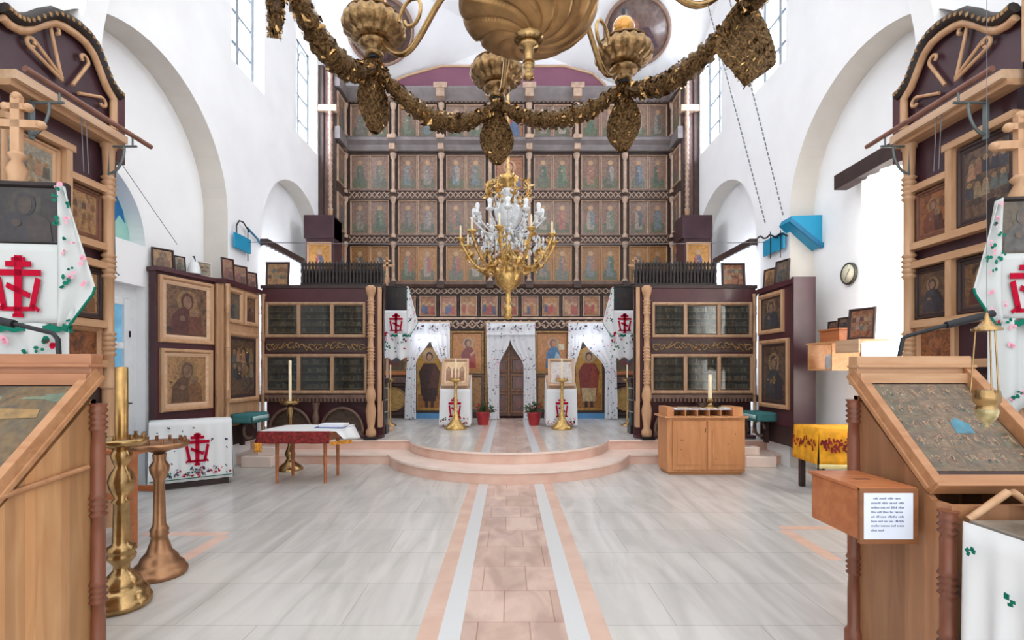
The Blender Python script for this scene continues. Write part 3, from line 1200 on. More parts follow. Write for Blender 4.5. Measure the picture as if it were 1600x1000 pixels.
# side wings running along the walls, and the front posts
for sg in (-1, 1):
    wg = MB(CARVED_D)
    xs = sorted((sg * 4.03, sg * 4.10))
    wg.box(xs[0], xs[1], -.66, 0.05, 0, zi(142))
    wg.use(CORNICE)
    for (ya, yb) in ((237, 219), (160, 142)):
        x2 = sorted((sg * 3.93, sg * 4.05))
        wg.box(x2[0], x2[1], -.7, 0.0, zi(ya), zi(yb))
    wo = wg.build('wing', icono)
    for ti, (ya, yb) in enumerate(tiers):
        z1, z0 = zi(ya), zi(yb)
        p = MB()
        p.M = Matrix.Translation((sg * 4.03, -.33, 0)) @ Matrix.Rotation(-sg * PI / 2, 4, 'Z')
        p.use(CARVED_L).frame(.56, z1 - z0, .05, .04, 0, 0, (z0 + z1) / 2)
        saint(p, .46, z1 - z0 - .1, rnd.choice(BGS if ti < 3 else GOLDBG), dim(rnd.choice(ROBES)), dim(rnd.choice(ROBES)), dim(rnd.choice(GROUNDS)), 0, (z0 + z1) / 2, -.015)
        p.build('wing_icon', wo)
    fp = MB(mat('wing_boards', (118, 88, 84), .5, var=.15, scale=6))
    xs = sorted((sg * 4.10, sg * 4.42))
    fp.box(xs[0], xs[1], -.66, -.58, 0, zi(130))
    fp.use(CARVED_D)
    fp.box(*sorted((sg * 4.30, sg * 4.42)), -.72, -.66, 0, zi(130))
    fp.use(CARVED_L)
    fp.box(*sorted((sg * 3.98, sg * 4.44)), -.78, -.58, zi(199), zi(190))
    fp.build('wing_front', wo)
    for (ya, yb) in ((115, 195), (195, 330), (330, 450)):
        q = MB(PINE if ya > 300 else CARVED_L)
        z0, z1 = H + (PY - yb) * 11.3 / F - .34, H + (PY - ya) * 11.3 / F - .34
        pr = [(.06, 0), (.06, .05)]
        k_ = int((z1 - z0) / .12)
        for i in range(k_):
            pr += [(.034, .06 + i * .12), (.034, .1 + i * .12), (.052, .13 + i * .12)]
        pr += [(.06, z1 - z0)]
        q.lathe(pr, 8, (sg * 4.13, -.74, z0))
        q.build('column', icono)

# low side altarpieces against the wings
for sg in (-1, 1):
    t = thing('side_altarpiece', ('maroon side altarpiece with a gold icon left of the tall icon screen' if sg < 0 else
                                  'maroon side altarpiece with a gold icon right of the tall icon screen'), 'altarpiece', (sg * 4.10, 10.55, .34), 0, 'altarpieces beside the icon screen')
    m = MB(MAROON2).box(-.30, .31, 0.0, .5, 0, 4.52)
    m.box(-.34, .31, -.03, .5, 4.05, 4.55)
    m.build('body', t, bevel=.01)
    fm = MB(PINE).frame(.52, .92, .05, .05, 0, -.0, 3.5)
    fo = fm.build('frame', t)
    p = MB()
    saint(p, .42, .82, (176, 124, 58), (150, 84, 84), (90, 90, 110), (84, 110, 70), 0, 3.5, -.015)
    p.build('painting', fo)


# ------------------------------------------------------------------ curtains in the three doorways
def sheet(mb, xo, xi_, z0, z1, y, amp=.03, folds=5, nu=24, nv=24):
    """hanging cloth between two edge curves xo(t), xi(t), t=0 at the top"""
    def fn(u, v):
        a, b = xo(v), xi_(v)
        x = a + (b - a) * u
        return (x, y + amp * math.sin(u * folds * 2 * PI) * (.4 + .6 * v) + .01 * math.sin(v * 9 + u * 3), z1 + (z0 - z1) * v)
    return mb.grid(fn, nu, nv)


def flowers(mb, fn, n, seed, mats, size=.02, y_off=-.006):
    """small embroidered sprigs scattered over a cloth"""
    r = random.Random(seed)
    for i in range(n):
        u, v = r.random(), r.random()
        p = fn(u, v)
        mb.use(r.choice(mats))
        s_ = size * r.uniform(.6, 1.3)
        for k in range(3):
            a = r.uniform(0, 6.28)
            c = (p[0] + s_ * .8 * math.cos(a), p[2] + s_ * .8 * math.sin(a))
            mb.ell(c[0], c[1], s_ * r.uniform(.4, .8), s_ * r.uniform(.4, .8), p[1] + y_off, 6)


def lerp(a, b, t):
    return a + (b - a) * t


def smooth(t):
    t = max(0, min(1, t))
    return t * t * (3 - 2 * t)


YC = 11.74
KD = YC / F


def cx_(px):
    return (px - PX) * KD


curtains = (
    ('deacon', 'white lace curtains tied open over the arched side door left of the royal doors', 638, 703, 672, 538, ((632, 640, 656), (692, 690, 706))),
    ('royal', 'white lace curtains drawn apart over the dark royal doors', 760, 836, 797, 528, ((758, 768, 778), (828, 838, 850))),
    ('deacon2', 'white lace curtains tied open over the arched side door right of the royal doors', 888, 962, 910, 540, ((880, 882, 896), (930, 944, 966))),
)
for (nm, lab, xa, xb, apex, apy, ((l0, l1, l2), (r0, r1, r2))) in curtains:
    z_top = H + (PY - 504) * KD
    z_bot = .36
    t = thing('lace_curtain', lab, 'curtain', (0, YC, z_bot), 0, 'lace curtains of the icon screen')
    hgt = z_top - z_bot
    z_ap = H + (PY - apy) * KD - z_bot
    tap = 1 - z_ap / hgt
    zt = hgt
    m = MB(LACE)
    if nm == 'royal':
        edges = ((lambda v: lerp(cx_(xa), cx_(763), smooth(v)), lambda v: lerp(cx_(apex), cx_(780), smooth((v - tap) / .30)) if v > tap else cx_(apex)),
                 (lambda v: lerp(cx_(apex), cx_(818), smooth((v - tap) / .30)) if v > tap else cx_(apex), lambda v: lerp(cx_(xb), cx_(838), smooth(v))))
    elif nm == 'deacon':
        edges = ((lambda v: lerp(cx_(xa), cx_(632), smooth(v)), lambda v: lerp(cx_(apex), cx_(650), smooth((v - .15) / .28))),
                 (lambda v: lerp(cx_(apex), cx_(693), smooth((v - .15) / .36)), lambda v: lerp(cx_(xb), cx_(703), smooth(v))))
    else:
        edges = ((lambda v: lerp(cx_(xa), cx_(884), smooth(v)), lambda v: lerp(cx_(apex), cx_(898), smooth((v - .15) / .36))),
                 (lambda v: lerp(cx_(apex), cx_(945), smooth((v - .15) / .34)), lambda v: lerp(cx_(xb), cx_(965), smooth(v))))
    for ei, (eo, ei_) in enumerate(edges):
        m = MB(LACE)
        sheet(m, eo, ei_, 0, zt - .02, 0, .028, 4, 28, 30)
        o = m.build('drape', t)
        fl = MB()
        flowers(fl, lambda u, v: (lerp(eo(v), ei_(v), u), -.035, (zt - .02) * (1 - v)), 60, ei + len(nm), [NAVYTH, PINKTH, GREENTH, NAVYTH], .016)
        stuff(fl.build('embroidery', o))
    m = MB(LACE)
    sheet(m, lambda v: cx_(xa), lambda v: cx_(xb), zt - .30, zt, -.05, .02, 7, 40, 6)
    o = m.build('valance', t)
    fl = MB()
    flowers(fl, lambda u, v: (lerp(cx_(xa), cx_(xb), u), -.08, zt - .05 - .2 * v), 34, 7, [NAVYTH, NAVYTH, PINKTH], .02)
    stuff(fl.build('embroidery', o))
    m = MB(PALEW).tube([(cx_(xa) - .05, -.02, zt + .01), (cx_(xb) + .05, -.02, zt + .01)], .015, 6)
    m.build('rod', t)

# ------------------------------------------------------------------ kliros cabinets either side of the ambo
SHELFD = mat('dark_shelf_interior', (70, 58, 50), .5, var=.25, scale=6)
SPINE = mat('book_backs', (104, 92, 78), .5, var=.3, scale=24)
GLZ = glass('cabinet_glass')
PANELW = wood('cabinet_frame_wood', (178, 144, 114), (152, 118, 90))
for sg in (-1, 1):
    lab = ('maroon choir cabinet with six glazed icon panes left of the ambo steps' if sg < 0 else 'maroon choir cabinet with six glazed icon panes behind the pine candle counter')
    t = thing('choir_cabinet', lab, 'cabinet', (sg * 3.25, 8.62, .34), 0, 'choir cabinets')
    yf = -.2      # front face
    m = MB(MAROON)
    x0, x1 = -1.03, 1.05
    if sg > 0:
        x0, x1 = -1.05, 1.03
    m.box(x0, x1, yf, .0, .64, 2.62)
    m.use(DARKW)
    m.box(x0 - .02, x1 + .02, yf - .01, .0, 2.60, 2.66)
    # base with two round arches
    m.use(MAROON)
    m.box(x0, x1, -.02, .0, 0.0, .64)
    m.box(x0, x1, yf, .0, 0.0, .06)
    m.build('body', t, bevel=.008)
    fx = -.08 * sg * -1
    cx = -.085 if sg < 0 else .085
    for (z0, z1) in ((1.75, 2.36), (.785, 1.465)):
        fm = MB(PANELW).frame(1.73 if z0 > 1 else 1.78, z1 - z0, .06, .05, yf, cx, (z0 + z1) / 2)
        wv = 1.73 / 3
        for q in (-1, 1):
            fm.box(cx + q * wv / 2 - .03, cx + q * wv / 2 + .03, yf - .045, yf, z0 + .04, z1 - .04)
        fo = fm.build('window_frame', t)
        for q in (-1, 0, 1):
            w_ = wv - .09
            h_ = z1 - z0 - .13
            ccx, ccz = cx + q * wv, (z0 + z1) / 2
            p = MB(SHELFD).box(ccx - w_ / 2, ccx + w_ / 2, yf - .012, yf - .004, ccz - h_ / 2, ccz + h_ / 2)
            rr = random.Random(int(q * 7 + z0 * 100 + sg))
            rows = 4
            for r_ in range(rows):
                zz = ccz - h_ / 2 + h_ * (r_ + .25) / rows
                p.use(SPINE)
                xx = ccx - w_ / 2 + .02
                while xx < ccx + w_ / 2 - .05:
                    bw = rr.uniform(.03, .06)
                    p.use(pc(rr.choice([(104, 88, 74), (122, 104, 86), (86, 72, 64), (134, 116, 96)]))).box(xx, xx + bw - .006, yf - .02, yf - .012, zz, zz + h_ / rows * rr.uniform(.4, .6))
                    xx += bw
                p.use(PANELW).box(ccx - w_ / 2, ccx + w_ / 2, yf - .022, yf - .012, zz - .012, zz - .004)
            p.build('reliquary_tray', fo)
            p = MB(GLZ).box(ccx - w_ / 2, ccx + w_ / 2, yf - .032, yf - .029, ccz - h_ / 2, ccz + h_ / 2)
            p.build('pane', fo)
    # carved frieze
    fr = MB(CARVED_D).box(cx - .86, cx + .86, yf - .02, yf, 1.5, 1.70)
    fr.use(GILTW)
    for i in range(14):
        xx = cx - .80 + i * .123
        fr.tube([(xx + .05 * math.cos(a * .7), yf - .03, 1.6 + (.015 + .008 * a) * math.sin(a * .7 + i)) for a in range(9)], .010, 5)
        fr.ball((xx + .06, yf - .03, 1.60 + .03 * (-1) ** i), .018, 6)
    fr.build('carved_frieze', t)
    # scalloped apron
    ap = MB(CARVED).box(cx - .98, cx + .98, yf - .04, yf, .70, .76)
    for i in range(30):
        ap.cbox((cx - .95 + i * .0655, yf - .02, .67), (.035, .03, .06))
    ap.build('scalloped_apron', t)
    # arches below
    for q in (-1, 1):
        ac = cx + q * .45
        a = MB(CARVED)
        for rr_ in (.36, .33):
            pass
        a.tube([(ac + .36 * math.cos(PI * i / 20), yf, .13 + .40 * math.sin(PI * i / 20)) for i in range(21)], .028, 6, flat=1.0)
        a.use(paint('arch_panel', [(54, 44, 40), (84, 66, 54), (44, 34, 34)], 5)).prism([(ac + .34 * math.cos(PI * i / 20), .13 + .38 * math.sin(PI * i / 20)) for i in range(21)], yf + .06, yf + .08)
        a.use(CARVED).box(ac - .36, ac + .36, yf + .02, yf + .08, .06, .13)
        a.build('arch', t)
    pl = MB(CARVED)
    pl.lathe([(.07, 0), (.05, .1), (.06, .3), (.04, .4), (.07, .55)], 10, (cx, yf - .01, .08))
    pl.build('arch_pier', t)
    # turned post with carved foot on the ambo side, slim post at the wall side
    px_ = .88 * -sg
    p = MB(PINE)
    p.lathe([(.07, 0), (.09, .05), (.09, .1), (.055, .16), (.075, .3), (.09, .45), (.06, .6), (.085, .68), (.085, .74)] + [(q[0], q[1]) for q in turned(.058, .78, 2.48, 4)] + [(.085, 2.5), (.09, 2.56), (.05, 2.6)], 12, (px_, yf - .06, .04))
    p.build('turned_post', t)
    p = MB(BLACKM).box(px_ - .1, px_ + .12, yf - .16, yf, 0, .05)
    p.build('post_foot', t)
    p = MB(PINE).box(-sg * 1.02 - .03, -sg * 1.02 + .03, yf - .03, yf + .1, .2, 2.62)
    p.build('edge_post', t)
    p = MB(PANELW).lathe(turned(.035, .1, 2.5, 5), 8, (sg * .99, yf - .03, 0))
    p.build('turned_post', t)

    # dark spindle crest standing on the cabinet
    t = thing('spindle_crest', ('row of dark pointed spindles on the choir cabinet beside the red-clothed table' if sg < 0 else
                                'row of dark pointed spindles on the choir cabinet over the pine candle counter'), 'crest', (sg * 2.93, 8.55, 3.0), 0, 'spindle crests')
    m = MB(BLACKW).box(-.72, .72, -.03, .03, 0, .05).box(-.72, .72, -.02, .02, .24, .29)
    m.box(-.72, .72, .015, .03, .05, .24)
    m.build('rails', t)
    for i in range(24):
        xx = -.69 + i * 1.38 / 23
        s_ = MB(BLACKW)
        s_.lathe([(.029, .05), (.026, .08), (.030, .14), (.022, .2), (.030, .27), (.022, .33), (.030, .37), (.026, .40), (.004, .44)], 7, (xx, -.012, 0))
        s_.build('spindle', t)


# ------------------------------------------------------------------ old icons: shared paints
def old(i):
    sets = [[(46, 36, 32), (84, 62, 48), (120, 86, 58), (58, 44, 40)],
            [(40, 34, 36), (70, 54, 46), (104, 78, 58), (48, 40, 40)],
            [(96, 70, 50), (140, 104, 70), (168, 128, 84), (80, 58, 44)],
            [(110, 100, 84), (150, 138, 116), (120, 116, 108), (160, 132, 104)],
            [(60, 40, 32), (110, 66, 42), (150, 92, 52), (70, 44, 36)],
            [(64, 62, 60), (100, 92, 80), (84, 70, 56), (120, 104, 84)]]
    return paint('old_icon_%d' % (i % 6), sets[i % 6], 8 + (i % 3) * 3, seed=i * 3.1)


def old_icon(nm, label, w, h, loc, rz=0, kind=0, tilt=0.0, framed=None, group=None, cat='icon', parent=None, fig='bust', d=.03):
    """an icon board; origin at the middle of its foot"""
    if parent is None:
        t = thing(nm, label, cat, loc, rz, group)
        t.rotation_euler = (tilt, 0, rz)
    else:
        t = parent
    ox, oy, oz = (0, 0, 0) if parent is None else loc
    f_ = framed or DARKW
    m = MB(f_).frame(w, h, min(w, h) * .09, d, oy, ox, oz + h / 2)
    m.box(ox - w / 2 + .004, ox + w / 2 - .004, oy - d * .1, oy + .008, oz + .004, oz + h - .004)
    fo = m.build('frame', t)
    p = MB()
    global HALO, SKIN
    h0, s0 = HALO, SKIN
    HALO, SKIN = pc((134, 104, 70)), pc((126, 96, 76))
    iw, ih = w * .84, h - w * .16
    yy = oy - d * .35
    cz = oz + h / 2
    bgm = old(kind)
    dk = [(84, 46, 40), (60, 56, 62), (96, 70, 52), (70, 60, 48), (110, 60, 44), (64, 70, 74)][kind % 6]
    dk2 = [(104, 62, 46), (48, 44, 52), (120, 84, 56), (90, 84, 70), (80, 44, 38), (92, 80, 62)][kind % 6]
    if fig == 'bust':
        bust(p, iw, ih, bgm, pc(dk), pc(dk2), ox, cz, yy, .0012, child=kind % 2 == 0)
    else:
        p.use(bgm).box(ox - iw / 2, ox + iw / 2, yy, yy + .01, cz - ih / 2, cz + ih / 2)
        rr = random.Random(kind * 7 + int(w * 100))
        cnt = 5
        for r_ in range(2 if fig == 'scene' else 3):
            for i in range(cnt):
                xx = ox - iw * .36 + iw * .72 * i / (cnt - 1) + rr.uniform(-.02, .02) * iw
                zz = cz + ih * (.22 - .3 * r_) + rr.uniform(-.03, .03) * ih
                q = .5 / cnt * iw
                y2 = yy - .001 - .0006 * ((i + r_) % 3)
                p.use(pc(rr.choice([dk, dk2, (120, 84, 66), (130, 110, 84), (84, 88, 84), (150, 110, 84)]))).poly([(xx - q, zz - ih * .13), (xx + q, zz - ih * .13), (xx + q * .7, zz + ih * .05), (xx - q * .7, zz + ih * .05)], y2)
                p.use(HALO if i % 2 else pc((150, 118, 74))).ell(xx, zz + ih * .075, q * .62, q * .62, y2 - .0004, 10)
                p.use(SKIN).ell(xx, zz + ih * .07, q * .3, q * .38, y2 - .0008, 8)
    p.build('painting', fo)
    HALO, SKIN = h0, s0
    return t


# ------------------------------------------------------------------ tall icon shrines on the near side walls
def cane(mb, pts, r=.016):
    """carved crook: a straight shaft ending in a curl"""
    (x0, z0), (x1, z1), sp = pts
    d = Vector((x1 - x0, z1 - z0)).normalized()
    path = [(x0 + (x1 - x0) * i / 6, -.04, z0 + (z1 - z0) * i / 6) for i in range(7)]
    c = Vector((x1, z1)) + Vector((-d.y, d.x)) * .05 * sp
    a0 = math.atan2(z1 - c.y, x1 - c.x)
    for i in range(1, 13):
        a = a0 + sp * i / 12 * 4.6
        rr = .05 * (1 - .045 * i)
        path.append((c.x + rr * math.cos(a), -.04, c.y + rr * math.sin(a)))
    mb.tube(path, r, 6)


def shrine(sg):
    wl = 'left' if sg < 0 else 'right'
    lab = ('tall maroon icon shrine with pine rails by the side door and its lunette' if sg < 0 else 'tall maroon icon shrine with pine rails beside the bright curtained window')
    # local x: along the wall; on the left wall it grows away from the camera
    t = thing('icon_shrine', lab, 'icon shrine', (sg * 3.95, 4.35, 0), -sg * PI / 2, 'tall icon shrines')
    far = -sg            # local x direction pointing east

    def lx(Y):
        return (Y - 4.35) * far
    xe, xw = lx(4.87), lx(3.78)
    lo, hi = min(xe, xw), max(xe, xw)
    m = MB(MAROON2).box(lo + .02, hi - .02, 0.02, .12, 0.0, 4.25)
    m.build('backboard', t)
    # shaped pediment
    prof = [(4.87, 4.29), (4.80, 4.30), (4.72, 4.36), (4.65, 4.47), (4.57, 4.59), (4.48, 4.64), (4.38, 4.65), (4.26, 4.635), (4.16, 4.60), (4.05, 4.50), (3.95, 4.39), (3.87, 4.33), (3.80, 4.32), (3.74, 4.335)]
    pts = [(lx(y), z) for y, z in prof]
    poly = [(lx(4.87), 3.84)] + pts + [(lx(3.74), 3.84)]
    m = MB(MAROON2).prism(poly if far < 0 else poly[::-1], 0.0, .1)
    po = m.build('pediment', t)
    m = MB(PINE)
    inner = [Vector((x, -.05, z - .10)) for x, z in pts]
    inner[0].z -= .06
    inner[0].x = lx(4.80)
    inner.insert(0, Vector((lx(4.80), -.05, 3.9)))
    m.tube(inner, .034, 8)
    m.build('pediment_moulding', po)
    m = MB(BLACKW)
    m.tube([Vector((x, -.06, z - .02)) for x, z in pts], .05, 8)
    m.build('pediment_cap', po)
    m = MB(GILTW)
    for i in range(len(pts) - 1):
        for q in (.25, .75):
            x = lerp(pts[i][0], pts[i + 1][0], q)
            z = lerp(pts[i][1], pts[i + 1][1], q)
            m.cbox((x, -.10, z - .02), (.022, .03, .03))
    stuff(m.build('studs', po))
    m = MB(PINE)
    cane(m, ((lx(4.26), 4.08), (lx(4.01), 4.24), 1 * far))
    cane(m, ((lx(4.25), 4.08), (lx(4.15), 4.44), -1 * far))
    cane(m, ((lx(4.36), 4.08), (lx(4.52), 4.36), 1 * far))
    cane(m, ((lx(4.42), 4.04), (lx(4.66), 4.14), -1 * far))
    cane(m, ((lx(4.26), 4.06), (lx(3.97), 4.16), -1 * far))
    m.build('crook_carving', po)
    # end stile and cornice rail
    m = MB(MAROON).box(*sorted((lx(4.93), lx(4.82))), -.06, .14, 3.60, 4.30)
    m.build('end_stile', t)
    m = MB(PALEW)
    m.box(*sorted((lx(4.84), lx(3.74))), -.16, .02, 3.77, 3.84)
    m.use(PINEX).box(*sorted((lx(4.84), lx(3.74))), -.12, .02, 3.72, 3.77)
    m.build('cornice_rail', t)
    # posts
    p = MB(PINE).lathe(turned(.055, 1.35, 3.72, 3), 12, (lx(4.74), -.05, 0))
    p.lathe([(.055, 0), (.055, 1.35)], 12, (lx(4.74), -.05, 0))
    p.build('turned_post', t)
    # rails and stiles round the icons
    def rail(ya, yb, z, hgt=.06):
        r_ = MB(PINEX)
        r_.box(*sorted((lx(ya), lx(yb))), -.075, .02, z, z + hgt)
        r_.build('rail', t)
    rail(4.72, 4.32, 3.235)
    rail(4.36, 3.74, 3.47)
    rail(4.72, 3.74, 2.68, .065)
    rail(4.72, 3.74, 2.50, .065)
    rail(4.72, 3.74, 1.93, .07)
    rail(4.72, 3.74, 1.55, .07)
    m = MB(PINE)
    for (y, z0, z1) in ((4.30, 2.74, 3.47), (4.30, 1.99, 2.50)):
        m = MB(PINE).box(*sorted((lx(y + .03), lx(y - .03))), -.07, .02, z0, z1)
        m.build('stile', t)
    # built-in icons
    def inset(yc, w, z0, z1, kind, fig, fr=None):
        fm = MB(fr or DARKW).frame(w, z1 - z0, .035, .045, .02, lx(yc), (z0 + z1) / 2)
        fo = fm.build('icon_frame', t)
        s_ = old_icon('', '', w - .05, z1 - z0 - .05, (lx(yc), .0, z0 + .025), kind=kind, parent=fo, fig=fig, d=.012, framed=fr or DARKW)
    inset(4.52, .36, 2.76, 3.22, 2 if sg < 0 else 4, 'scene' if sg < 0 else 'bust', mat('walnut_frame', (112, 70, 50), .5, var=.15))
    inset(4.53, .37, 2.01, 2.49, 2 if sg < 0 else 1, 'bust', None)
    inset(4.02, .50, 2.76, 3.45, 3 if sg < 0 else 1, 'crowd' if sg < 0 else 'scene', PINE if sg < 0 else None)
    inset(4.02, .50, 2.01, 2.49, 0, 'bust')
    fm = MB(PINE).frame(.42, .34, .05, .05, .02, lx(4.5), 1.79 - .02)
    fo = fm.build('icon_frame', t)
    q = MB(old(4)).box(lx(4.5) - .16, lx(4.5) + .16, 0.0, .015, 1.65, 1.89)
    q.build('painting', fo)
    m = MB(DARKW).box(lo + .03, hi - .03, -.01, .03, 0, 1.5)
    m.build('base_panel', t)

    # the neighbouring bay of the shrine, nearer the camera
    t2 = thing('icon_shrine', ('dark edge of a second shrine bay above the icon-covered left lectern' if sg < 0 else
                               'dark edge of a second shrine bay above the draped stone-topped stand'), 'icon shrine', (sg * 3.92, 3.33, 0), -sg * PI / 2, 'second shrine bays')
    m = MB(mat('slate_board', (76, 78, 92), .5, var=.1)).box(-.36, .36, 0, .12, 0, 4.6)
    m.build('backboard', t2)
    m = MB(PINE).box(*sorted((.36 * far, .33 * far)), -.03, .12, 3.86, 4.6)
    m.build('stile', t2)

    # rod on iron brackets in front of the shrine
    t3 = thing('curtain_rod', ('brown wooden rod on iron brackets across the shrine by the side door' if sg < 0 else 'brown wooden rod on iron brackets across the shrine by the curtained window'), 'rod',
               (sg * 3.65, 4.3, 3.80), -sg * PI / 2, 'rods across the shrines')
    ROD = mat('brown_rod', (128, 86, 72), .5, var=.15, scale=10)
    m = MB(ROD).tube([(lx(4.96) + .05 * far, 0, 0), (lx(3.72), 0, 0)], .024, 10)
    m.build('rod', t3)
    for y in (4.72, 3.95):
        m = MB(mat('grey_iron', (104, 112, 112), .45, metal=.3, var=.1))
        x = lx(y) + .05 * far
        m.tube([(x, 0, -.02), (x, 0, -.105)], .009, 6)
        m.tube([(x, -.04, -.105), (x, .22, -.105)], .011, 6)
        m.tube([(x, .24 - .16 * math.sin(PI / 2 * i / 10), -.37 + .26 * (1 - math.cos(PI / 2 * i / 10))) for i in range(11)], .012, 6)
        m.box(x - .02, x + .02, .215, .235, -.40, -.09)
        m.build('bracket', t3)
    t4 = MB(WIRE)
    for dx in (0, .05):
        t4.tube([(0 + dx, .02, 0), (.03 * far + dx, .02, -.5)], .004, 5)
    o = t4.build('hanging_wire')
    place(o, (sg * 3.78, 4.32, 3.80), -sg * PI / 2)
    tag(o, 'pair of thin wires hanging from the rod of the %s shrine' % ('lunette-side' if sg < 0 else 'curtain-side'), 'wire', 'wires on the shrines')


shrine(-1)
shrine(1)

# ------------------------------------------------------------------ the red emblem sewn on the cloths
def emblem(mb, w, h, y=0.0, cx=0.0, cz=0.0, th=.004):
    """eight-pointed cross with flanking staves on a stepped foot; unit box centred"""
    mb.use(REDTH)

    def P(pts):
        mb.prism([(cx + p[0] * w, cz + p[1] * h) for p in pts], y - th, y)

    def bar(x0, z0, x1, z1, t):
        d = Vector((x1 - x0, z1 - z0)).normalized()
        u = Vector((-d.y, d.x)) * t / 2
        P([(x0 + u.x, z0 + u.y), (x0 - u.x, z0 - u.y), (x1 - u.x, z1 - u.y), (x1 + u.x, z1 + u.y)])
    bar(0, -.48, 0, .5, .17)
    bar(-.28, .36, .28, .36, .09)
    bar(-.15, .44, .15, .44, .06)
    bar(-.50, .22, .50, .22, .10)
    bar(-.26, .02, .26, -.16, .09)
    bar(-.44, .13, -.30, -.38, .12)
    bar(.44, .13, .30, -.38, .12)
    bar(-.36, -.37, .36, -.37, .07)
    bar(-.46, -.40, -.30, -.30, .06)
    bar(.46, -.40, .30, -.30, .06)
    bar(-.12, -.48, .12, -.48, .06)


# ------------------------------------------------------------------ icon banners on cross-topped poles with towels
def cross_pole(mb, z_top, x=0.0, y=0.0, k=1.0, z0=0.0):
    zb = z_top - .62 * k
    mb.lathe([(.16 * k, z0), (.16 * k, z0 + .03), (.05 * k, z0 + .08), (.03 * k, z0 + .2), (.028 * k, zb)], 12, (x, y, 0))
    mb.lathe([(.028 * k, zb), (.06 * k, zb + .03), (.045 * k, zb + .06), (.062 * k, zb + .12 * k), (.03 * k, zb + .19 * k), (.055 * k, zb + .22 * k), (.03 * k, zb + .25 * k)], 14, (x, y, 0))
    zc = zb + .25 * k
    t = .028 * k
    mb.box(x - t, x + t, y - t * .7, y + t * .7, zc, z_top)
    mb.box(x - .15 * k, x + .15 * k, y - t * .7, y + t * .7, zc + .16 * k, zc + .21 * k)
    mb.box(x - .07 * k, x + .07 * k, y - t * .7, y + t * .7, zc + .28 * k, zc + .32 * k)
    for (dx, dz) in ((.15, .185), (-.15, .185), (.07, .30), (-.07, .30)):
        mb.ball((x + dx * k, y, zc + dz * k), .03 * k, 8)
    mb.ball((x, y, z_top), .032 * k, 8)


def banner(label, tlabel, loc, z_top, pole_x, iw, ih, iz, kind, tw, side, k=1.0, emb=(.3, .42, -.3), rz=0.0, low=.55, grp='', icon_d=.05):
    t = thing('icon_banner', label, 'icon banner', loc, rz, 'icon banners with crosses')
    m = MB(PINE if k > .8 else PINE)
    cross_pole(m, z_top, pole_x, .06, k)
    m.build('cross_pole', t)
    m = MB(BLACKW).frame(iw, ih, iw * .09, icon_d, .03, 0, iz + ih / 2)
    m.box(-iw / 2 + .005, iw / 2 - .005, .02, .045, iz + .005, iz + ih - .005)
    fo = m.build('icon_frame', t)
    p = MB()
    global HALO, SKIN
    h0, s0 = HALO, SKIN
    HALO, SKIN = (pc((52, 46, 40)), pc((60, 48, 42))) if kind == 0 else (pc((92, 82, 68)), pc((96, 82, 70)))
    bust(p, iw * .84, ih - iw * .16, paint('dark_banner%d' % kind, [[(30, 30, 34), (44, 40, 40), (36, 30, 30)], [(70, 62, 54), (96, 84, 70), (56, 54, 56)]][kind], 5), pc((40, 36, 40) if kind == 0 else (84, 80, 78)), pc((50, 40, 38) if kind == 0 else (72, 66, 62)), 0, iz + ih / 2, -.002, .001)
    HALO, SKIN = h0, s0
    p.build('painting', fo)
    # towel: hangs below the icon and falls at its side from the top corner
    tl = thing('embroidered_towel', tlabel, 'towel', loc, rz, 'embroidered towels on the icon banners')
    z1 = iz + .02

    def f1(u, v):
        return (lerp(-iw * .62, iw * .62, u) * (1 + .05 * v), -.035 + .012 * math.sin(u * 4 * PI) * v, z1 - v * tw)
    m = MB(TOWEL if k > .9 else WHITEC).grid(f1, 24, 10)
    o = m.build('cloth', tl, solid=.004)
    e = MB()
    emblem(e, emb[0], emb[1], -.052, 0, z1 + emb[2])
    e.build('cross_embroidery', o)
    e = MB(GREENTH)
    e.grid(lambda u, v: (lerp(-iw * .64, iw * .64, u), -.044 + .012 * math.sin(u * 4 * PI), z1 - tw + .0 - v * tw * .09 - .015 * abs(math.sin(u * 24))), 48, 2)
    e.build('green_border', o)

    def f3(u, v):
        return (lerp(-iw * .6, iw * .6, u), -.030 + .022 * math.sin(u * 5 * PI + 1), z1 - tw - v * low * (1 - .12 * abs(math.sin(u * 3 * PI))))
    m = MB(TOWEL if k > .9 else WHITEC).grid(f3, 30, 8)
    o3 = m.build('lower_tail', tl, solid=.004)
    e = MB()
    flowers(e, lambda u, v: (f3(u, v)[0], -.058, f3(u, v)[2]), 18, kind + 3, [PINKTH, GREENTH, GREENTH, PINKTH, REDTH], iw * .055)
    stuff(e.build('flower_embroidery', o3))

    def f2(u, v):
        xo = side * (iw * .50 + (iw * (.06 + .40 * min(1, v / .72)) if v < .72 else iw * lerp(.46, .10, (v - .72) / .28)))
        xi2 = side * iw * .47
        return (lerp(xi2, xo, u), -.05 - .02 * math.sin(u * 2.5 * PI), iz + ih - .02 - v * (ih + tw * .95) - u * .06 * ih)
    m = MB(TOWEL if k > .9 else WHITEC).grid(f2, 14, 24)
    o2 = m.build('side_fall', tl, solid=.004)
    e = MB()
    flowers(e, lambda u, v: (f2(u, v)[0], -.078, f2(u, v)[2]), 16, kind + 9, [PINKTH, GREENTH, PINKTH, GREENTH], iw * .045)
    e.use(GREENTH).tube([Vector(f2(1, v / 20)) for v in range(14, 21)], .008 * k, 5)
    stuff(e.build('flower_embroidery', o2))


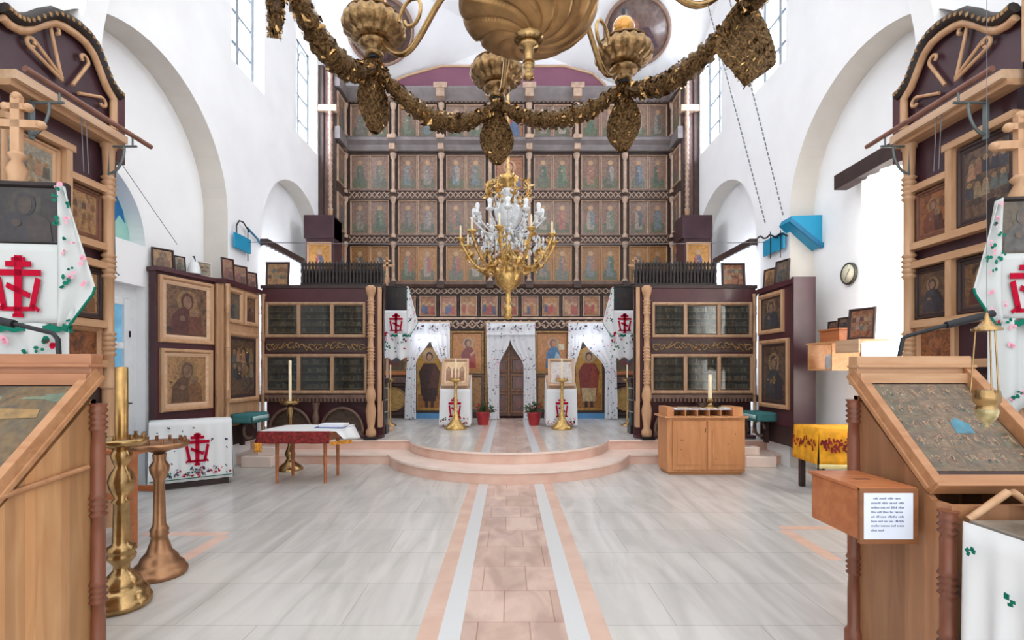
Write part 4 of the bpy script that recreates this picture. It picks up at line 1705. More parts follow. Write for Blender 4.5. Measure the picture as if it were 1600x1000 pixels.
# near left, near right, and the pair flanking the ambo
banner('near black-framed icon on a cross-topped pole behind the icon-covered left lectern', 'white towel with red cross draped on the near icon above the left lectern',
       (-3.20, 3.22, 0), 3.36, -.10, .50, .44, 2.33, 0, .52, 1, 1.0, (.27, .40, -.28), rz=R(6), low=.55)
banner('near dark icon on a cross-topped pole behind the hanging brass oil lamp', 'white towel with red cross and green border behind the hanging oil lamp',
       (3.20, 3.02, 0), 3.13, .03, .36, .38, 2.22, 1, .40, -1, 1.0, (.25, .36, -.22), rz=R(-6), low=.62)
banner('dark framed icon on a cross-topped pole left of the ambo', 'white towel with red cross hanging left of the ambo beside the lace curtains',
       (-2.19, 9.5, .34), 3.39, -.20, .45, .51, 2.33, 0, .46, 1, .8, (.26, .38, -.25), low=.52)
banner('dark framed icon on a cross-topped pole right of the ambo', 'white towel with red cross hanging right of the ambo beside the lace curtains',
       (2.25, 9.5, .34), 3.39, .24, .45, .51, 2.33, 0, .46, -1, .8, (.26, .38, -.25), low=.52)

# ------------------------------------------------------------------ big near lecterns
def lectern(sg):
    lab = ('large pine lectern with a sloping top beside the tall brass candlestick' if sg < 0 else 'large pine lectern with a sloping top and a donation box on its side')
    xin = -2.02 if sg < 0 else 1.93       # face towards the aisle
    Yf, Yn = (2.36, 1.72) if sg < 0 else (2.70, 2.12)
    t = thing('icon_lectern', lab, 'lectern', (xin, Yf, 0), 0, 'near lecterns')
    o_ = sg                               # outward
    wd = .86 if sg < 0 else .60
    dep = Yf - Yn
    dd = dep if sg < 0 else .48
    xa, xb = sorted((0, o_ * wd))
    zt, zl = 1.50, (1.50 - dd * .98)
    # body: side boards with sloped top
    side = [(0.02, .02), (-dep, .02), (-dep, zl - .10), (-dd, zl - .10), (-.0, zt - .12), (0.02, zt - .12)]
    m = MB(LECT if sg < 0 else wood('lectern_boards_shaded', (186, 134, 96), (162, 112, 76), planks=0.11))  # right boards darker: shade on that side put into the wood colour
    for x in (0, o_ * (wd - .03)):
        x0, x1 = sorted((x, x + o_ * .03))
        m.prism(side, x0, x1, 'yz')
    m.box(xa, xb, -.01, .02, .02, zt - .12)
    m.box(xa + .03, xb - .03, -dep, -dep + .03, .02, zl - .1)
    m.build('carcass', t)
    # slanted desk with raised edges
    ang = math.atan2(zt - zl, dd)
    L = math.hypot(zt - zl, dd)
    m = MB(LECTX if sg < 0 else wood('lectern_trim_right', (182, 134, 96), (160, 110, 74), axis='x'))
    m.M = Matrix.Translation((0, 0, zt)) @ Matrix.Rotation(ang, 4, 'X')
    x0, x1 = sorted((-o_ * .01, o_ * (wd + .02)))
    m.box(x0, x1, -L - .04, .03, -.06, -.02)
    m.box(*sorted((-o_ * .013, o_ * .03)), -L - .035, .028, -.058, .018)
    m.box(*sorted((-o_ * .022, -o_ * .008)), -L - .034, .027, -.05, -.025)
    m.box(*sorted((o_ * (wd - .03), o_ * (wd + .023))), -L - .035, .028, -.058, .05)
    m.box(x0 + .004, x1 - .004, -L - .05, -L + .01, -.056, .016)
    m.build('desk', t, bevel=.004)
    m = MB(wood('header_brown', (176, 122, 88), (152, 102, 70), axis='x') if sg < 0 else PINEX)
    m.box(x0, x1, -.02, .05, zt - .06, zt + .10)
    m.box(x0 - .01, x1 + .01, -.045, .05, zt + .035, zt + .05)
    m.box(x0, x1, -.05, .0, zt - .05, zt + .005)
    m.build('header', t, bevel=.004)
    # turned corner posts, barley-twist sections
    for (px_, py_) in ((-.015 * o_, .0), (-.015 * o_, -dep)) if sg > 0 else ((-.02 * o_, .01),):
        top = (zt - .14) if py_ > -.1 else zl - .12
        p = MB(REDW)
        pr = [(.045, 0.01), (.045, .08), (.03, .1)]
        n_ = 3
        for i in range(n_):
            zc = .1 + (top - .1) * (i + .8) / n_
            pr += [(.030, zc - .14 * top / 1.4)]
            for k in range(4):
                zz = zc - .05 + k * .028
                pr += [(.026, zz), (.040, zz + .014)]
            pr += [(.030, zc + .07), (.031, zc + .2)]
        pr = [q for q in pr if q[1] < top - .02] + [(.03, top - .02), (.04, top)]
        pr.sort(key=lambda q: q[1])
        p.lathe(pr, 12, (px_, py_, 0))
        p.build('turned_post', t)
    if sg < 0:
        m = MB(LECTX)
        m.M = Matrix.Translation((0.0, 0, 0)) @ Matrix.Rotation(0, 4, 'X')
        m.tube([(.012, -.04, 1.06), (.012, -dep, 1.0)], .014, 6)
        m.build('side_moulding', t)
    # rough trim under the front edge
    m = MB(PINE if sg > 0 else LECTX)
    if sg > 0:
        for (xa_, xb_) in ((.04, .21), (.40, .23), (.42, .56)):
            m.tube([(xa_, -dep - .035, zl - .15), (xb_, -dep - .035, zl - .03)], [.016, .02, ][0], 8)
        m.build('chevron_baluster', t)
    # the icon lying on the desk
    kind = 5
    it = thing('panorama_icon', ('large old painted icon lying on the left lectern, mostly cut off by the frame' if sg < 0 else 'large brown icon of many small scenes lying on the right lectern'), 'icon', (xin, Yf, zt), 0)
    it.rotation_euler = (ang, 0, 0)
    m = MB(DARKW).box(*sorted((o_ * .012, o_ * (wd - .04))), -L + .02, -.06, -.018, -.006)
    m.build('board', it)
    p = MB()
    if sg > 0:
        pm = paint('panorama', [(78, 66, 54), (118, 98, 80), (100, 90, 74), (134, 108, 86), (86, 74, 62)], 9, .55, 0.0, seed=4)
    else:
        pm = paint('lectern_panorama', [(58, 50, 42), (92, 80, 62), (106, 84, 54), (70, 64, 54)], 6, .55, 0.0, seed=9)
    a_, b_ = sorted((o_ * .045, o_ * (wd - .05)))
    p.use(pm).box(a_, b_, -L + .04, -.075, -.006, -.003)
    rr = random.Random(8 if sg > 0 else 2)
    if sg > 0:
        rows, cols = 5, 6
        for r_ in range(rows):
            for c_ in range(cols):
                cx = lerp(a_, b_, (c_ + .5) / cols)
                cy = lerp(-L + .06, -.09, (r_ + .5) / rows)
                p.use(pc(rr.choice([(104, 88, 70), (98, 88, 68), (114, 94, 74), (108, 90, 72), (98, 84, 70), (118, 98, 78)])))
                w2, h2 = (b_ - a_) / cols * .44, (L - .12) / rows * .42
                p.add([(cx - w2, cy - h2, -.0025), (cx + w2, cy - h2, -.0025), (cx + w2, cy + h2, -.0025), (cx - w2, cy + h2, -.0025)], [(0, 1, 2, 3)])
                for q in range(9):
                    fx, fy = cx + rr.uniform(-.8, .8) * w2, cy + rr.uniform(-.5, .4) * h2
                    p.use(pc(rr.choice([(124, 88, 70), (92, 104, 88), (146, 128, 104), (100, 82, 70), (86, 88, 82), (148, 120, 90)])))
                    s_ = h2 * .24
                    p.add([(fx - s_ * .5, fy - s_, -.002), (fx + s_ * .5, fy - s_, -.002), (fx + s_ * .3, fy + s_, -.002), (fx - s_ * .3, fy + s_, -.002)], [(0, 1, 2, 3)])
                    p.use(SKIN)
                    p.add([(fx + s_ * .3 * math.cos(2 * PI * k / 7), fy + s_ * 1.2 + s_ * .3 * math.sin(2 * PI * k / 7), -.0018) for k in range(7)], [list(range(7))])
        p.use(pc((64, 122, 140)))
        cx, cy = lerp(a_, b_, .58), lerp(-L, 0, .46)
        p.add([(cx - .05, cy - .05, -.0015), (cx + .04, cy - .05, -.0015), (cx + .05, cy + .01, -.0015), (cx, cy + .05, -.0015), (cx - .04, cy + .02, -.0015)], [(0, 1, 2, 3, 4)])
    else:
        for q in range(9):
            cx, cy = lerp(a_, b_, rr.uniform(.35, 1)), lerp(-L, -.1, rr.random())
            p.use(pc(rr.choice([(82, 98, 78), (118, 94, 58), (92, 98, 88), (74, 62, 52)])))
            p.add([(cx + rr.uniform(.05, .09) * math.cos(2 * PI * k / 9), cy + rr.uniform(.02, .04) * math.sin(2 * PI * k / 9), -.002) for k in range(9)], [list(range(9))])
        p.use(pc((150, 120, 72)))
        c2 = (b_ - .34, -.42)
        for k in range(24):
            a0, a1 = 2 * PI * k / 24, 2 * PI * (k + 1) / 24
            q = []
            for (rr_, aa) in ((.14, a0), (.14, a1), (.115, a1), (.115, a0)):
                q.append((c2[0] + rr_ * math.cos(aa), c2[1] + rr_ * 1.2 * math.sin(aa), -.0015))
            p.add(q, [(0, 1, 2, 3)])
        p.use(pc((104, 118, 92)))
        for x in (.12, .32, .5):
            p.add([(b_ - x - .07, -.16, -.0012), (b_ - x + .04, -.16, -.0012), (b_ - x + .03, -.14, -.0012), (b_ - x - .06, -.145, -.0012)], [(0, 1, 2, 3)])
        p.use(pc((140, 106, 52)))
        p.add([(a_, -.30, -.001), (b_ - .04, -.27, -.001), (b_ - .06, -.22, -.001), (a_, -.2, -.001)], [(0, 1, 2, 3)])
    p.build('painting', it)
    # bent reading lamp on the header
    lm = thing('reading_lamp', ('black bent lamp arm on the left lectern header' if sg < 0 else 'black bent lamp arm on the right lectern header'), 'lamp', (xin, Yf, zt + .10), 0, 'bent lamp arms')
    if sg < 0:
        path = [(-.20, .04, .0), (-.205, .04, .075), (-.23, .04, .105), (-.42, .04, .15), (-.62, .04, .19)]
    else:
        path = [(.27, .04, .0), (.29, .04, .10), (.31, .03, .115), (.48, -.02, .17), (.70, -.06, .23)]
    m = MB(IRON).tube(path, .011, 8)
    m.build('arm', lm)
    m = MB(IRON).tube([Vector(path[-2]), Vector(path[-1])], .02, 8)
    m.build('lamp_head', lm)


lectern(-1)
lectern(1)

# donation box with a typed notice
t = thing('donation_box', 'honey wooden donation box with a typed paper notice on the right lectern', 'box', (1.765, 2.43, .73))
m = MB(ORANGEW).box(-.135, .115, -.17, .19, 0, .235)
m.build('body', t, bevel=.006)
m = MB(ORANGEW).box(-.145, .12, -.18, .2, .235, .25)
m.use(BLACKW).box(-.05, .03, -.02, 0.0, .2502, .2508)
m.build('lid', t)
m = MB(wood('notice_board', (140, 88, 52), (116, 70, 40), axis='x')).box(-.145, .125, -.186, -.171, -.01, .245)
nb = m.build('notice_board', t)
m = MB(PAPER).box(-.128, .098, -.189, -.186, .012, .225)
nt_ = m.build('notice', t)
m = MB(INK)
rr = random.Random(4)
for i in range(8):
    z = .196 - i * .021
    x = -.095 if i else -.085
    end = (.055 if i else .04) if i < 7 else -.04
    while x < end:
        for _ in range(rr.randint(3, 8)):
            m.box(x, x + .0035, -.1895, -.189, z, z + rr.choice([.007, .007, .010]))
            x += .0055
            if x > end:
                break
        x += .005
m.build('typed_lines', nt_)
# icons cloth stand in front of the right lectern
t = thing('draped_stand', 'stone-topped stand draped in white cloth with green sprigs in front of the right lectern', 'stand', (2.35, 1.78, 0))
m = MB(DARKW).box(-.38, .38, -.2, .2, 0, .875)
m.build('body', t)
m = MB(mat('grey_stone_top', (126, 118, 108), .18, var=.25, scale=6)).box(-.42, .42, -.26, .26, .875, .893)
m.build('stone_top', t, bevel=.004)
tl = thing('white_tablecloth', 'white cloth with green sprigs hanging round the stone-topped stand', 'cloth', (2.35, 1.78, 0))
perim = [(-.435, .27), (-.435, -.27), (.435, -.27)]


def skirt(perim, ztop, zbot, amp, n_f, mb, nu=80, nv=10, flare=.02):
    segs = [(Vector(perim[i]), Vector(perim[i + 1])) for i in range(len(perim) - 1)]
    Ls = [(b - a).length for a, b in segs]
    tot = sum(Ls)

    def fn(u, v):
        s_ = u * tot
        i = 0
        while i < len(Ls) - 1 and s_ > Ls[i]:
            s_ -= Ls[i]
            i += 1
        a, b = segs[i]
        d = (b - a).normalized()
        p = a + d * s_
        nrm = Vector((d.y, -d.x))
        off = amp * math.sin(u * n_f * 2 * PI) * v + flare * v
        p = p + nrm * off
        return (p.x, p.y, lerp(ztop, zbot, v))
    mb.grid(fn, nu, nv)
    return fn


m = MB(WHITEC)
fn = skirt([(-.435, .27), (-.435, -.27), (.435, -.27)], .885, .06, .026, 11, m, nu=140, flare=.012)
o = m.build('skirt', tl, solid=.004)
e = MB()
rr = random.Random(12)
for i in range(9):
    for (fx, z) in ((-.448, rr.uniform(.15, .8)),):
        y = rr.uniform(-.22, .22)
        e.use(GREENTH)
        for k in range(4):
            e.cbox((-.476, y + rr.uniform(-.02, .02), z + rr.uniform(-.02, .02)), (.003, .012, .018), rx=rr.uniform(0, 2))
    x = rr.uniform(-.36, .4)
    z = rr.uniform(.15, .75)
    for k in range(4):
        e.use(GREENTH if k else PINKTH).cbox((x + rr.uniform(-.015, .015), -.312, z + rr.uniform(-.02, .02)), (.012, .003, .02), ry=rr.uniform(0, 2))
stuff(e.build('sprig_embroidery', o))

# hanging oil lamp over the right lectern
t = thing('oil_lamp', 'small brass oil lamp hanging on rods over the right lectern', 'oil lamp', (1.985, 2.02, 1.33))
m = MB(mat('lamp_glass', (176, 160, 110), .12, metal=.3, var=.3, scale=20, coat=.8)).lathe([(.004, -.05), (.010, -.045), (.006, -.035), (.022, -.02), (.035, .0), (.040, .02), (.038, .03)], 16)
m.use(BRASS)
m.lathe([(.038, .03), (.032, .045), (.043, .06), (.045, .085), (.040, .11)], 16)
m.build('bowl', t)
for k in range(3):
    a = 2 * PI * k / 3 + .5
    m = MB(BRASS).tube([(.05 * math.cos(a), .05 * math.sin(a), .10), (.035 * math.cos(a), .035 * math.sin(a), .36)], .003, 6)
    m.build('rod', t)
m = MB(BRASS).lathe([(.05, .355), (.05, .365), (.03, .375), (.012, .40), (.004, .43)], 14)
m.build('cap', t)
m = MB(WIRE).tube([(0, 0, .43), (0, 0, 5.65)], .0012, 4)
m.build('cord', t)

# ------------------------------------------------------------------ brass candle stands
def candlestand(label, loc, prof, tray_z, tray_r, m_=None, sockets=10, candle=None, group='brass candle stands', nm='candle_stand'):
    m_ = m_ or BRASS
    t = thing(nm, label, 'candle stand', loc, 0, group)
    m = MB(m_).lathe(prof, 20)
    m.build('stem', t)
    m = MB(m_).lathe([(.03, tray_z - .06), (tray_r * .5, tray_z - .03), (tray_r * .9, tray_z - .02), (tray_r, tray_z), (tray_r, tray_z + .025), (tray_r * .95, tray_z + .02), (.02, tray_z + .005)], 24)
    tr = m.build('tray', t)
    for k in range(sockets):
        a = 2 * PI * k / sockets + .2
        s_ = MB(m_).lathe([(.006, 0), (.012, .012), (.009, .03), (.012, .04)], 7, (tray_r * .85 * math.cos(a), tray_r * .85 * math.sin(a), tray_z + .015))
        s_.build('candle_socket', tr)
    if candle:
        r_, h_, cm = candle
        c = MB(cm).lathe([(r_, 0), (r_, h_), (r_ * .3, h_ + .005)], 14, (0, 0, tray_z + .02))
        c.build('candle', t)
    return t


candlestand('tall brass candlestick with one thick candle beside the left lectern', (-2.50, 3.14, 0),
            [(.15, 0), (.168, .02), (.165, .05), (.155, .055), (.15, .09), (.125, .125), (.105, .13), (.112, .15), (.10, .18), (.07, .21), (.045, .24), (.045, .27), (.075, .31), (.08, .33), (.07, .345), (.082, .36), (.075, .39), (.052, .40), (.048, .42), (.042, .66), (.056, .68), (.036, .70),
             (.065, .76), (.075, .81), (.06, .86), (.035, .90), (.05, .94), (.06, .98), (.04, 1.02)], 1.06, .145, BRASS, 9, (.036, .46, mat('brass_candle_tube', (190, 152, 96), .3, metal=.9, var=.15, scale=10)))
candlestand('shorter coppery candle stand with an empty tray right of the tall candlestick', (-2.60, 3.62, 0),
            [(.172, .0), (.184, .02), (.18, .045), (.165, .05), (.162, .075), (.135, .10), (.128, .105), (.12, .135), (.09, .17), (.082, .175), (.07, .22), (.056, .26), (.052, .29), (.062, .30), (.056, .315), (.062, .34), (.05, .36), (.042, .38), (.033, .70), (.045, .73), (.06, .77), (.065, .81), (.04, .85), (.045, .9)], .965, .19, COPPER, 12, None)
t = candlestand('brass candlestick with a slim candle standing behind the red-clothed table', (-3.35, 7.45, 0),
                [(.19, 0), (.19, .03), (.15, .07), (.08, .12), (.05, .18), (.08, .24), (.06, .3), (.035, .36), (.03, .8), (.05, .9), (.05, .96)], 1.03, .14, BRASS, 8, (.022, .62, WAX))
for sx, lab in ((-1.07, 'brass candle stand with a candle before the left analogion on the ambo'), (1.07, 'brass candle stand with a candle before the right analogion on the ambo')):
    candlestand(lab, (sx, 9.79, .34), [(.21, 0), (.22, .03), (.17, .09), (.10, .16), (.06, .24), (.07, .28), (.035, .34), (.03, .85), (.045, .95)], .98, .13, GILT, 8, (.018, .42, WAX), 'ambo candle stands')
for sx, lab in ((-2.53, 'slim brass stand by the green marble post left of the ambo'), (2.53, 'slim brass stand by the green marble post right of the ambo')):
    candlestand(lab, (sx, 10.4, .34), [(.13, 0), (.13, .02), (.05, .06), (.02, .1), (.02, .95)], .98, .10, BRASS, 6, (.014, .3, WAX), 'slim candle stands')

# green marble posts
for sx, lab in ((-2.40, 'green marble post with a black foot at the left end of the upper step'), (2.38, 'green marble post with a black foot at the right end of the upper step')):
    t = thing('marble_post', lab, 'post', (sx, 9.15, .34), 0, 'green marble posts')
    MB(GREENM).box(-.10, .10, -.10, .10, .16, .95).build('shaft', t, bevel=.01)
    MB(BLACKM).box(-.125, .125, -.125, .125, 0, .16).build('foot', t, bevel=.008)
    MB(mat('pale_band', (150, 158, 150), .3, var=.1)).box(-.105, .105, -.105, .105, .40, .42).box(-.105, .105, -.105, .105, .62, .64).box(-.105, .105, -.105, .105, .84, .86).build('bands', t)
    MB(BLACKM).box(-.12, .12, -.12, .12, .95, 1.04).build('cap', t, bevel=.008)

# ------------------------------------------------------------------ analogia on the ambo
def analogion(sx, lab, clab, ilab, kind):
    t = thing('analogion', lab, 'analogion', (sx, 10.35, .34), 0, 'ambo analogia')
    m = MB(PALEW)
    m.cbox((0, .02, .93), (.60, .50, .03), rx=R(35))
    m.build('desk', t)
    for (x, y) in ((-.22, -.15), (.22, -.15), (-.22, .2), (.22, .2)):
        MB(PALEW).box(x - .02, x + .02, y - .02, y + .02, 0, .84 if y < 0 else 1.0).build('leg', t)
    c = thing('analogion_cloth', clab, 'cloth', (sx, 10.35, .34), 0, 'analogion cloths')
    m = MB(WHITEC).grid(lambda u, v: (lerp(-.31, .31, u) * (1 + .06 * v), -.24 - .03 * v + .015 * math.sin(u * 6 * PI) * v, lerp(.80, .04, v)), 30, 10)
    m.grid(lambda u, v: (-.31 - .02 * v, lerp(-.24, .25, u), lerp(.80 + u * .3, .06, v)), 8, 8)
    m.grid(lambda u, v: (.31 + .02 * v, lerp(-.24, .25, u), lerp(.80 + u * .3, .06, v)), 8, 8)
    o = m.build('front_fall', c, solid=.004)
    e = MB()
    emblem(e, .26, .46, -.275, 0, .40)
    e.build('cross_embroidery', o)
    e = MB()
    flowers(e, lambda u, v: (lerp(-.28, .28, u), -.29, .20 - .14 * v), 26, kind, [REDTH, PINKTH, GREENTH, REDTH], .022)
    stuff(e.build('flower_embroidery', o))
    it = thing('analogion_icon', ilab, 'icon', (sx, 10.12, 1.19), 0, 'icons on the analogia')
    it.rotation_euler = (R(-16), 0, 0)
    m = MB(PALEW).frame(.56, .60, .06, .04, .0, 0, .30)
    m.box(-.27, .27, 0, .02, .01, .59)
    fo = m.build('frame', it)
    p = MB(paint('analogion%d' % kind, [[(210, 172, 128), (226, 190, 146), (196, 156, 116)], [(186, 176, 172), (204, 194, 188), (176, 160, 152)]][kind], 6)).box(-.22, .22, -.012, -.004, .07, .53)
    if kind == 0:
        for x in (-.14, 0, .14):
            p.use(pc((150, 100, 76))).prism([(x - .05, .12), (x + .05, .12), (x + .05, .36), (x, .44), (x - .05, .36)], -.015, -.012)
            p.use(HALO).ell(x, .36, .035, .035, -.0155, 10)
    else:
        p.use(pc((176, 140, 130))).prism([(-.13, .1), (-.02, .1), (-.05, .24), (-.1, .25)], -.015, -.012)
    p.build('painting', fo)
    return t


analogion(-1.12, 'white-draped analogion on the ambo left of the royal doors', 'white cloth with a red cross over the left ambo analogion', 'pale framed icon with three figures resting on the left ambo analogion', 0)
analogion(1.10, 'white-draped analogion on the ambo right of the royal doors', 'white cloth with a red cross over the right ambo analogion', 'pale grey framed icon resting on the right ambo analogion', 1)
# carpets of cloth with green hem under the stands
# potted plants by the royal doors
def plant(lab, loc, seed, r=.17):
    t = thing('potted_plant', lab, 'potted plant', loc, 0, 'potted plants by the royal doors')
    MB(POT).lathe([(.11, 0), (.15, .24), (.165, .26), (.16, .28), (.13, .27)], 16).build('pot', t)
    m = MB(LEAF)
    rr = random.Random(seed)
    for i in range(170):
        a, el = rr.uniform(0, 2 * PI), rr.uniform(.2, 1.5)
        d = Vector((math.cos(a) * math.cos(el), math.sin(a) * math.cos(el), math.sin(el)))
        p0 = Vector((0, 0, .24)) + d * rr.uniform(.03, .22)
        L = rr.uniform(.06, .11)
        u = d.orthogonal().normalized() * L * .22
        p1 = p0 + d * L * .5 + Vector((0, 0, -.01))
        p2 = p0 + d * L + Vector((0, 0, -.03))
        m.add([p0, p1 + u, p2, p1 - u], [(0, 1, 2, 3)])
    fo = m.build('foliage', t)
    fo['kind'] = 'stuff'
    m = MB(POT)
    for i in range(10):
        a = rr.uniform(0, 2 * PI)
        m.ball((.15 * math.cos(a), .15 * math.sin(a), rr.uniform(.3, .46)), .022, 6)
    m.build('blossoms', t)


plant('leafy plant in a red pot between the left analogion and the royal doors', (-.56, 10.62, .34), 1)
plant('leafy plant in a red pot between the royal doors and the right analogion', (.55, 10.55, .34), 2)

# ------------------------------------------------------------------ red-clothed table and its book
t = thing('small_table', 'orange wooden table under a red and white cloth at left of the ambo', 'table', (-2.80, 6.80, 0))
m = MB(ORANGEW).box(-.46, .46, -.34, .34, .68, .71)
m.box(-.40, .40, -.28, .28, .58, .68)
m.build('tabletop', t)
for (x, y) in ((-.325, -.24), (.325, -.24), (-.325, .24), (.325, .24)):
    MB(ORANGEW).lathe([(.02, 0), (.028, .62)], 4, (x, y, 0)).build('leg', t)
c = thing('tablecloth', 'white cloth with dark red fringed border on the orange wooden table', 'tablecloth', (-2.80, 6.80, 0))
REDV = mat('dark_red_velvet', (128, 30, 26), .8, var=.45, scale=30)
FRINGE = mat('gold_fringe', (222, 150, 50), .7, var=.3, scale=40)
m = MB(WHITEC)
m.grid(lambda u, v: (lerp(-.50, .52, u), lerp(-.38, .40, v), .716 + .004 * math.sin(u * 9 + v * 5)), 20, 14)
o = m.build('white_top', c, solid=.006)
m = MB(WHITEC)
m.grid(lambda u, v: (.52 + .10 * v + .02 * math.sin(u * 12), lerp(-.38, .40, u), .716 - v * lerp(.10, .20, u)), 12, 6)
m.build('white_side_fall', o, solid=.005)
m = MB(REDV)
m.grid(lambda u, v: (lerp(-.51, .44, u), -.385 - .03 * v + .012 * math.sin(u * 22) * v, .72 - v * .16), 40, 5)
m.grid(lambda u, v: (-.51 - .04 * v, lerp(-.385, .38, u), .72 - v * .16), 12, 5)
o2 = m.build('red_border', c, solid=.006)
m = MB(FRINGE)
m.grid(lambda u, v: (lerp(-.54, -.44, u), -.42 - .01 * math.sin(u * 9), .57 - v * .12), 6, 3)
m.grid(lambda u, v: (lerp(.44, .66, u), -.36 + .2 * u, .58 - v * .05), 6, 3)
m.build('gold_fringe', o2, solid=.006)
t = thing('open_book', 'white-paged book with a blue cover lying on the red-clothed table', 'book', (-2.50, 6.86, .722))
MB(mat('blue_cover', (90, 104, 160), .5, var=.05)).box(-.19, .19, -.14, .14, 0, .012).build('cover', t)
MB(mat('book_pages', (236, 238, 244), .8, var=.02)).box(-.14, .20, -.10, .15, .012, .05).build('pages', t)

# ------------------------------------------------------------------ draped box with a red cross, left
ang = math.atan2(.5, .72)
t = thing('draped_box', 'low box covered in white cloth with a red cross under the maroon icon case', 'box', (-4.14, 6.35, 0), ang)
MB(DARKW).box(-.42, .42, 0, .26, 0, .86).build('body', t)
for x in (-.38, .38):
    MB(DARKW).box(x - .02, x + .02, .02, .06, 0, .1).build('foot', t)
c = thing('white_tablecloth', 'white cloth with a red cross and flower border over the low box', 'cloth', (-4.14, 6.35, 0), ang)
m = MB(WHITEC)
m.grid(lambda u, v: (lerp(-.45, .45, u), lerp(-.03, .27, v), .872), 6, 4)
m.grid(lambda u, v: (lerp(-.45, .45, u) * (1 + .03 * v), -.03 - .03 * v + .012 * math.sin(u * 14 * PI) * v, lerp(.872, .09, v)), 80, 12)
m.grid(lambda u, v: (.45 + .03 * v, lerp(-.03, .27, u), lerp(.872, .09, v)), 6, 6)
m.grid(lambda u, v: (-.45 - .03 * v, lerp(-.03, .27, u), lerp(.872, .09, v)), 6, 6)
o = m.build('skirt', c, solid=.004)
e = MB()
emblem(e, .27, .42, -.07, .06, .50)
e.build('cross_embroidery', o)
e = MB()
flowers(e, lambda u, v: (lerp(-.40, .44, u), -.075, .26 - .10 * v), 60, 21, [NAVYTH, PINKTH, GREENTH, REDTH, NAVYTH], .016)
flowers(e, lambda u, v: (lerp(-.40, .44, u), -.062, .82 - .5 * v), 14, 5, [NAVYTH], .014)
e.use(GREENTH).box(-.44, .45, -.078, -.074, .125, .135)
stuff(e.build('flower_embroidery', o))

# ------------------------------------------------------------------ yellow-clothed table, right
t = thing('low_table', 'dark-legged low table under a yellow and red cloth behind the right lectern', 'table', (4.26, 6.15, 0), R(-4))
MB(DARKW).box(-.46, .46, -.26, .26, .76, .80).build('tabletop', t)
for (x, y) in ((-.42, -.22), (.42, -.22), (-.42, .22), (.42, .22)):
    MB(DARKW).box(x - .03, x + .03, y - .03, y + .03, 0, .76).build('leg', t)
c = thing('yellow_tablecloth', 'yellow cloth with dark red lettering-like pattern on the low dark table', 'tablecloth', (4.26, 6.15, -.08), R(-4))
YEL = mat('yellow_cloth', (240, 168, 28), .8, var=.15, scale=10)
m = MB(YEL)
m.grid(lambda u, v: (lerp(-.49, .49, u), lerp(-.30, .28, v), .888), 6, 4)
m.grid(lambda u, v: (lerp(-.49, .49, u), -.30 - .02 * v + .01 * math.sin(u * 18) * v, lerp(.888, .46, v)), 50, 8)
m.grid(lambda u, v: (-.49 - .02 * v, lerp(-.30, .28, u), lerp(.888, .46, v)), 12, 6)
o = m.build('cloth', c, solid=.005)
e = MB(mat('dark_red_applique', (138, 30, 24), .8, var=.2))
rr = random.Random(6)
for i in range(34):
    x = -.47 + i * .028
    for q in range(3):
        e.cbox((x + rr.uniform(-.01, .01), -.335, .70 + rr.uniform(-.07, .07)), (.022, .004, rr.uniform(.02, .07)), ry=rr.uniform(-.8, .8))
for i in range(20):
    e.cbox((-.518, -.27 + i * .028, .70 + rr.uniform(-.06, .06)), (.004, .02, rr.uniform(.03, .08)), rx=rr.uniform(-.6, .6))
stuff(e.build('red_pattern', o))
e = MB(mat('cream_fringe', (232, 214, 150), .8, var=.1))
e.grid(lambda u, v: (lerp(-.50, .49, u), -.325 + .01 * math.sin(u * 18), .47 - v * (.05 + .01 * abs(math.sin(u * 60)))), 60, 2)
e.build('fringe', o, solid=.004)

# ------------------------------------------------------------------ pine candle counter, right
t = thing('candle_counter', 'pine candle counter with two arched doors right of the ambo', 'counter', (2.87, 7.30, 0))
m = MB(HONEY).box(-.56, .57, -.22, .24, .04, .83)
m.use(wood('counter_plinth', (196, 140, 88), (170, 112, 66), axis='x')).box(-.53, .54, -.19, .22, 0, .05)
m.build('carcass', t, bevel=.006)
m = MB(wood('counter_top', (206, 150, 104), (186, 128, 84), axis='x')).box(-.61, .60, -.27, .27, .83, .855)
m.build('countertop', t, bevel=.006)
for (a, b) in ((-.49, -.01), (.02, .53)):
    m = MB(HONEY).box(a, b, -.242, -.222, .08, .79)
    do = m.build('door', t, bevel=.004)
    w_ = b - a
    m = MB(HONEY)
    n = 14
    pts = [(a + .06, .15), (b - .06, .15)] + [(lerp(b - .06, a + .06, i / n), .66 + .055 * math.sin(PI * i / n) ** 2) for i in range(n + 1)]
    m.prism(pts, -.25, -.24)
    m.build('arched_panel', do, bevel=.008)
    m = MB(mat('knots', (140, 84, 50), .6, var=.2))
    rr = random.Random(int(a * 100))
    for i in range(5):
        m.ell(rr.uniform(a + .1, b - .1), rr.uniform(.2, .62), .008, .011, -.2503, 8)
    m.build('wood_knots', do)
m = MB(BRASS).box(-.025, -.015, -.25, -.243, .62, .68)
m.build('keyhole', t)
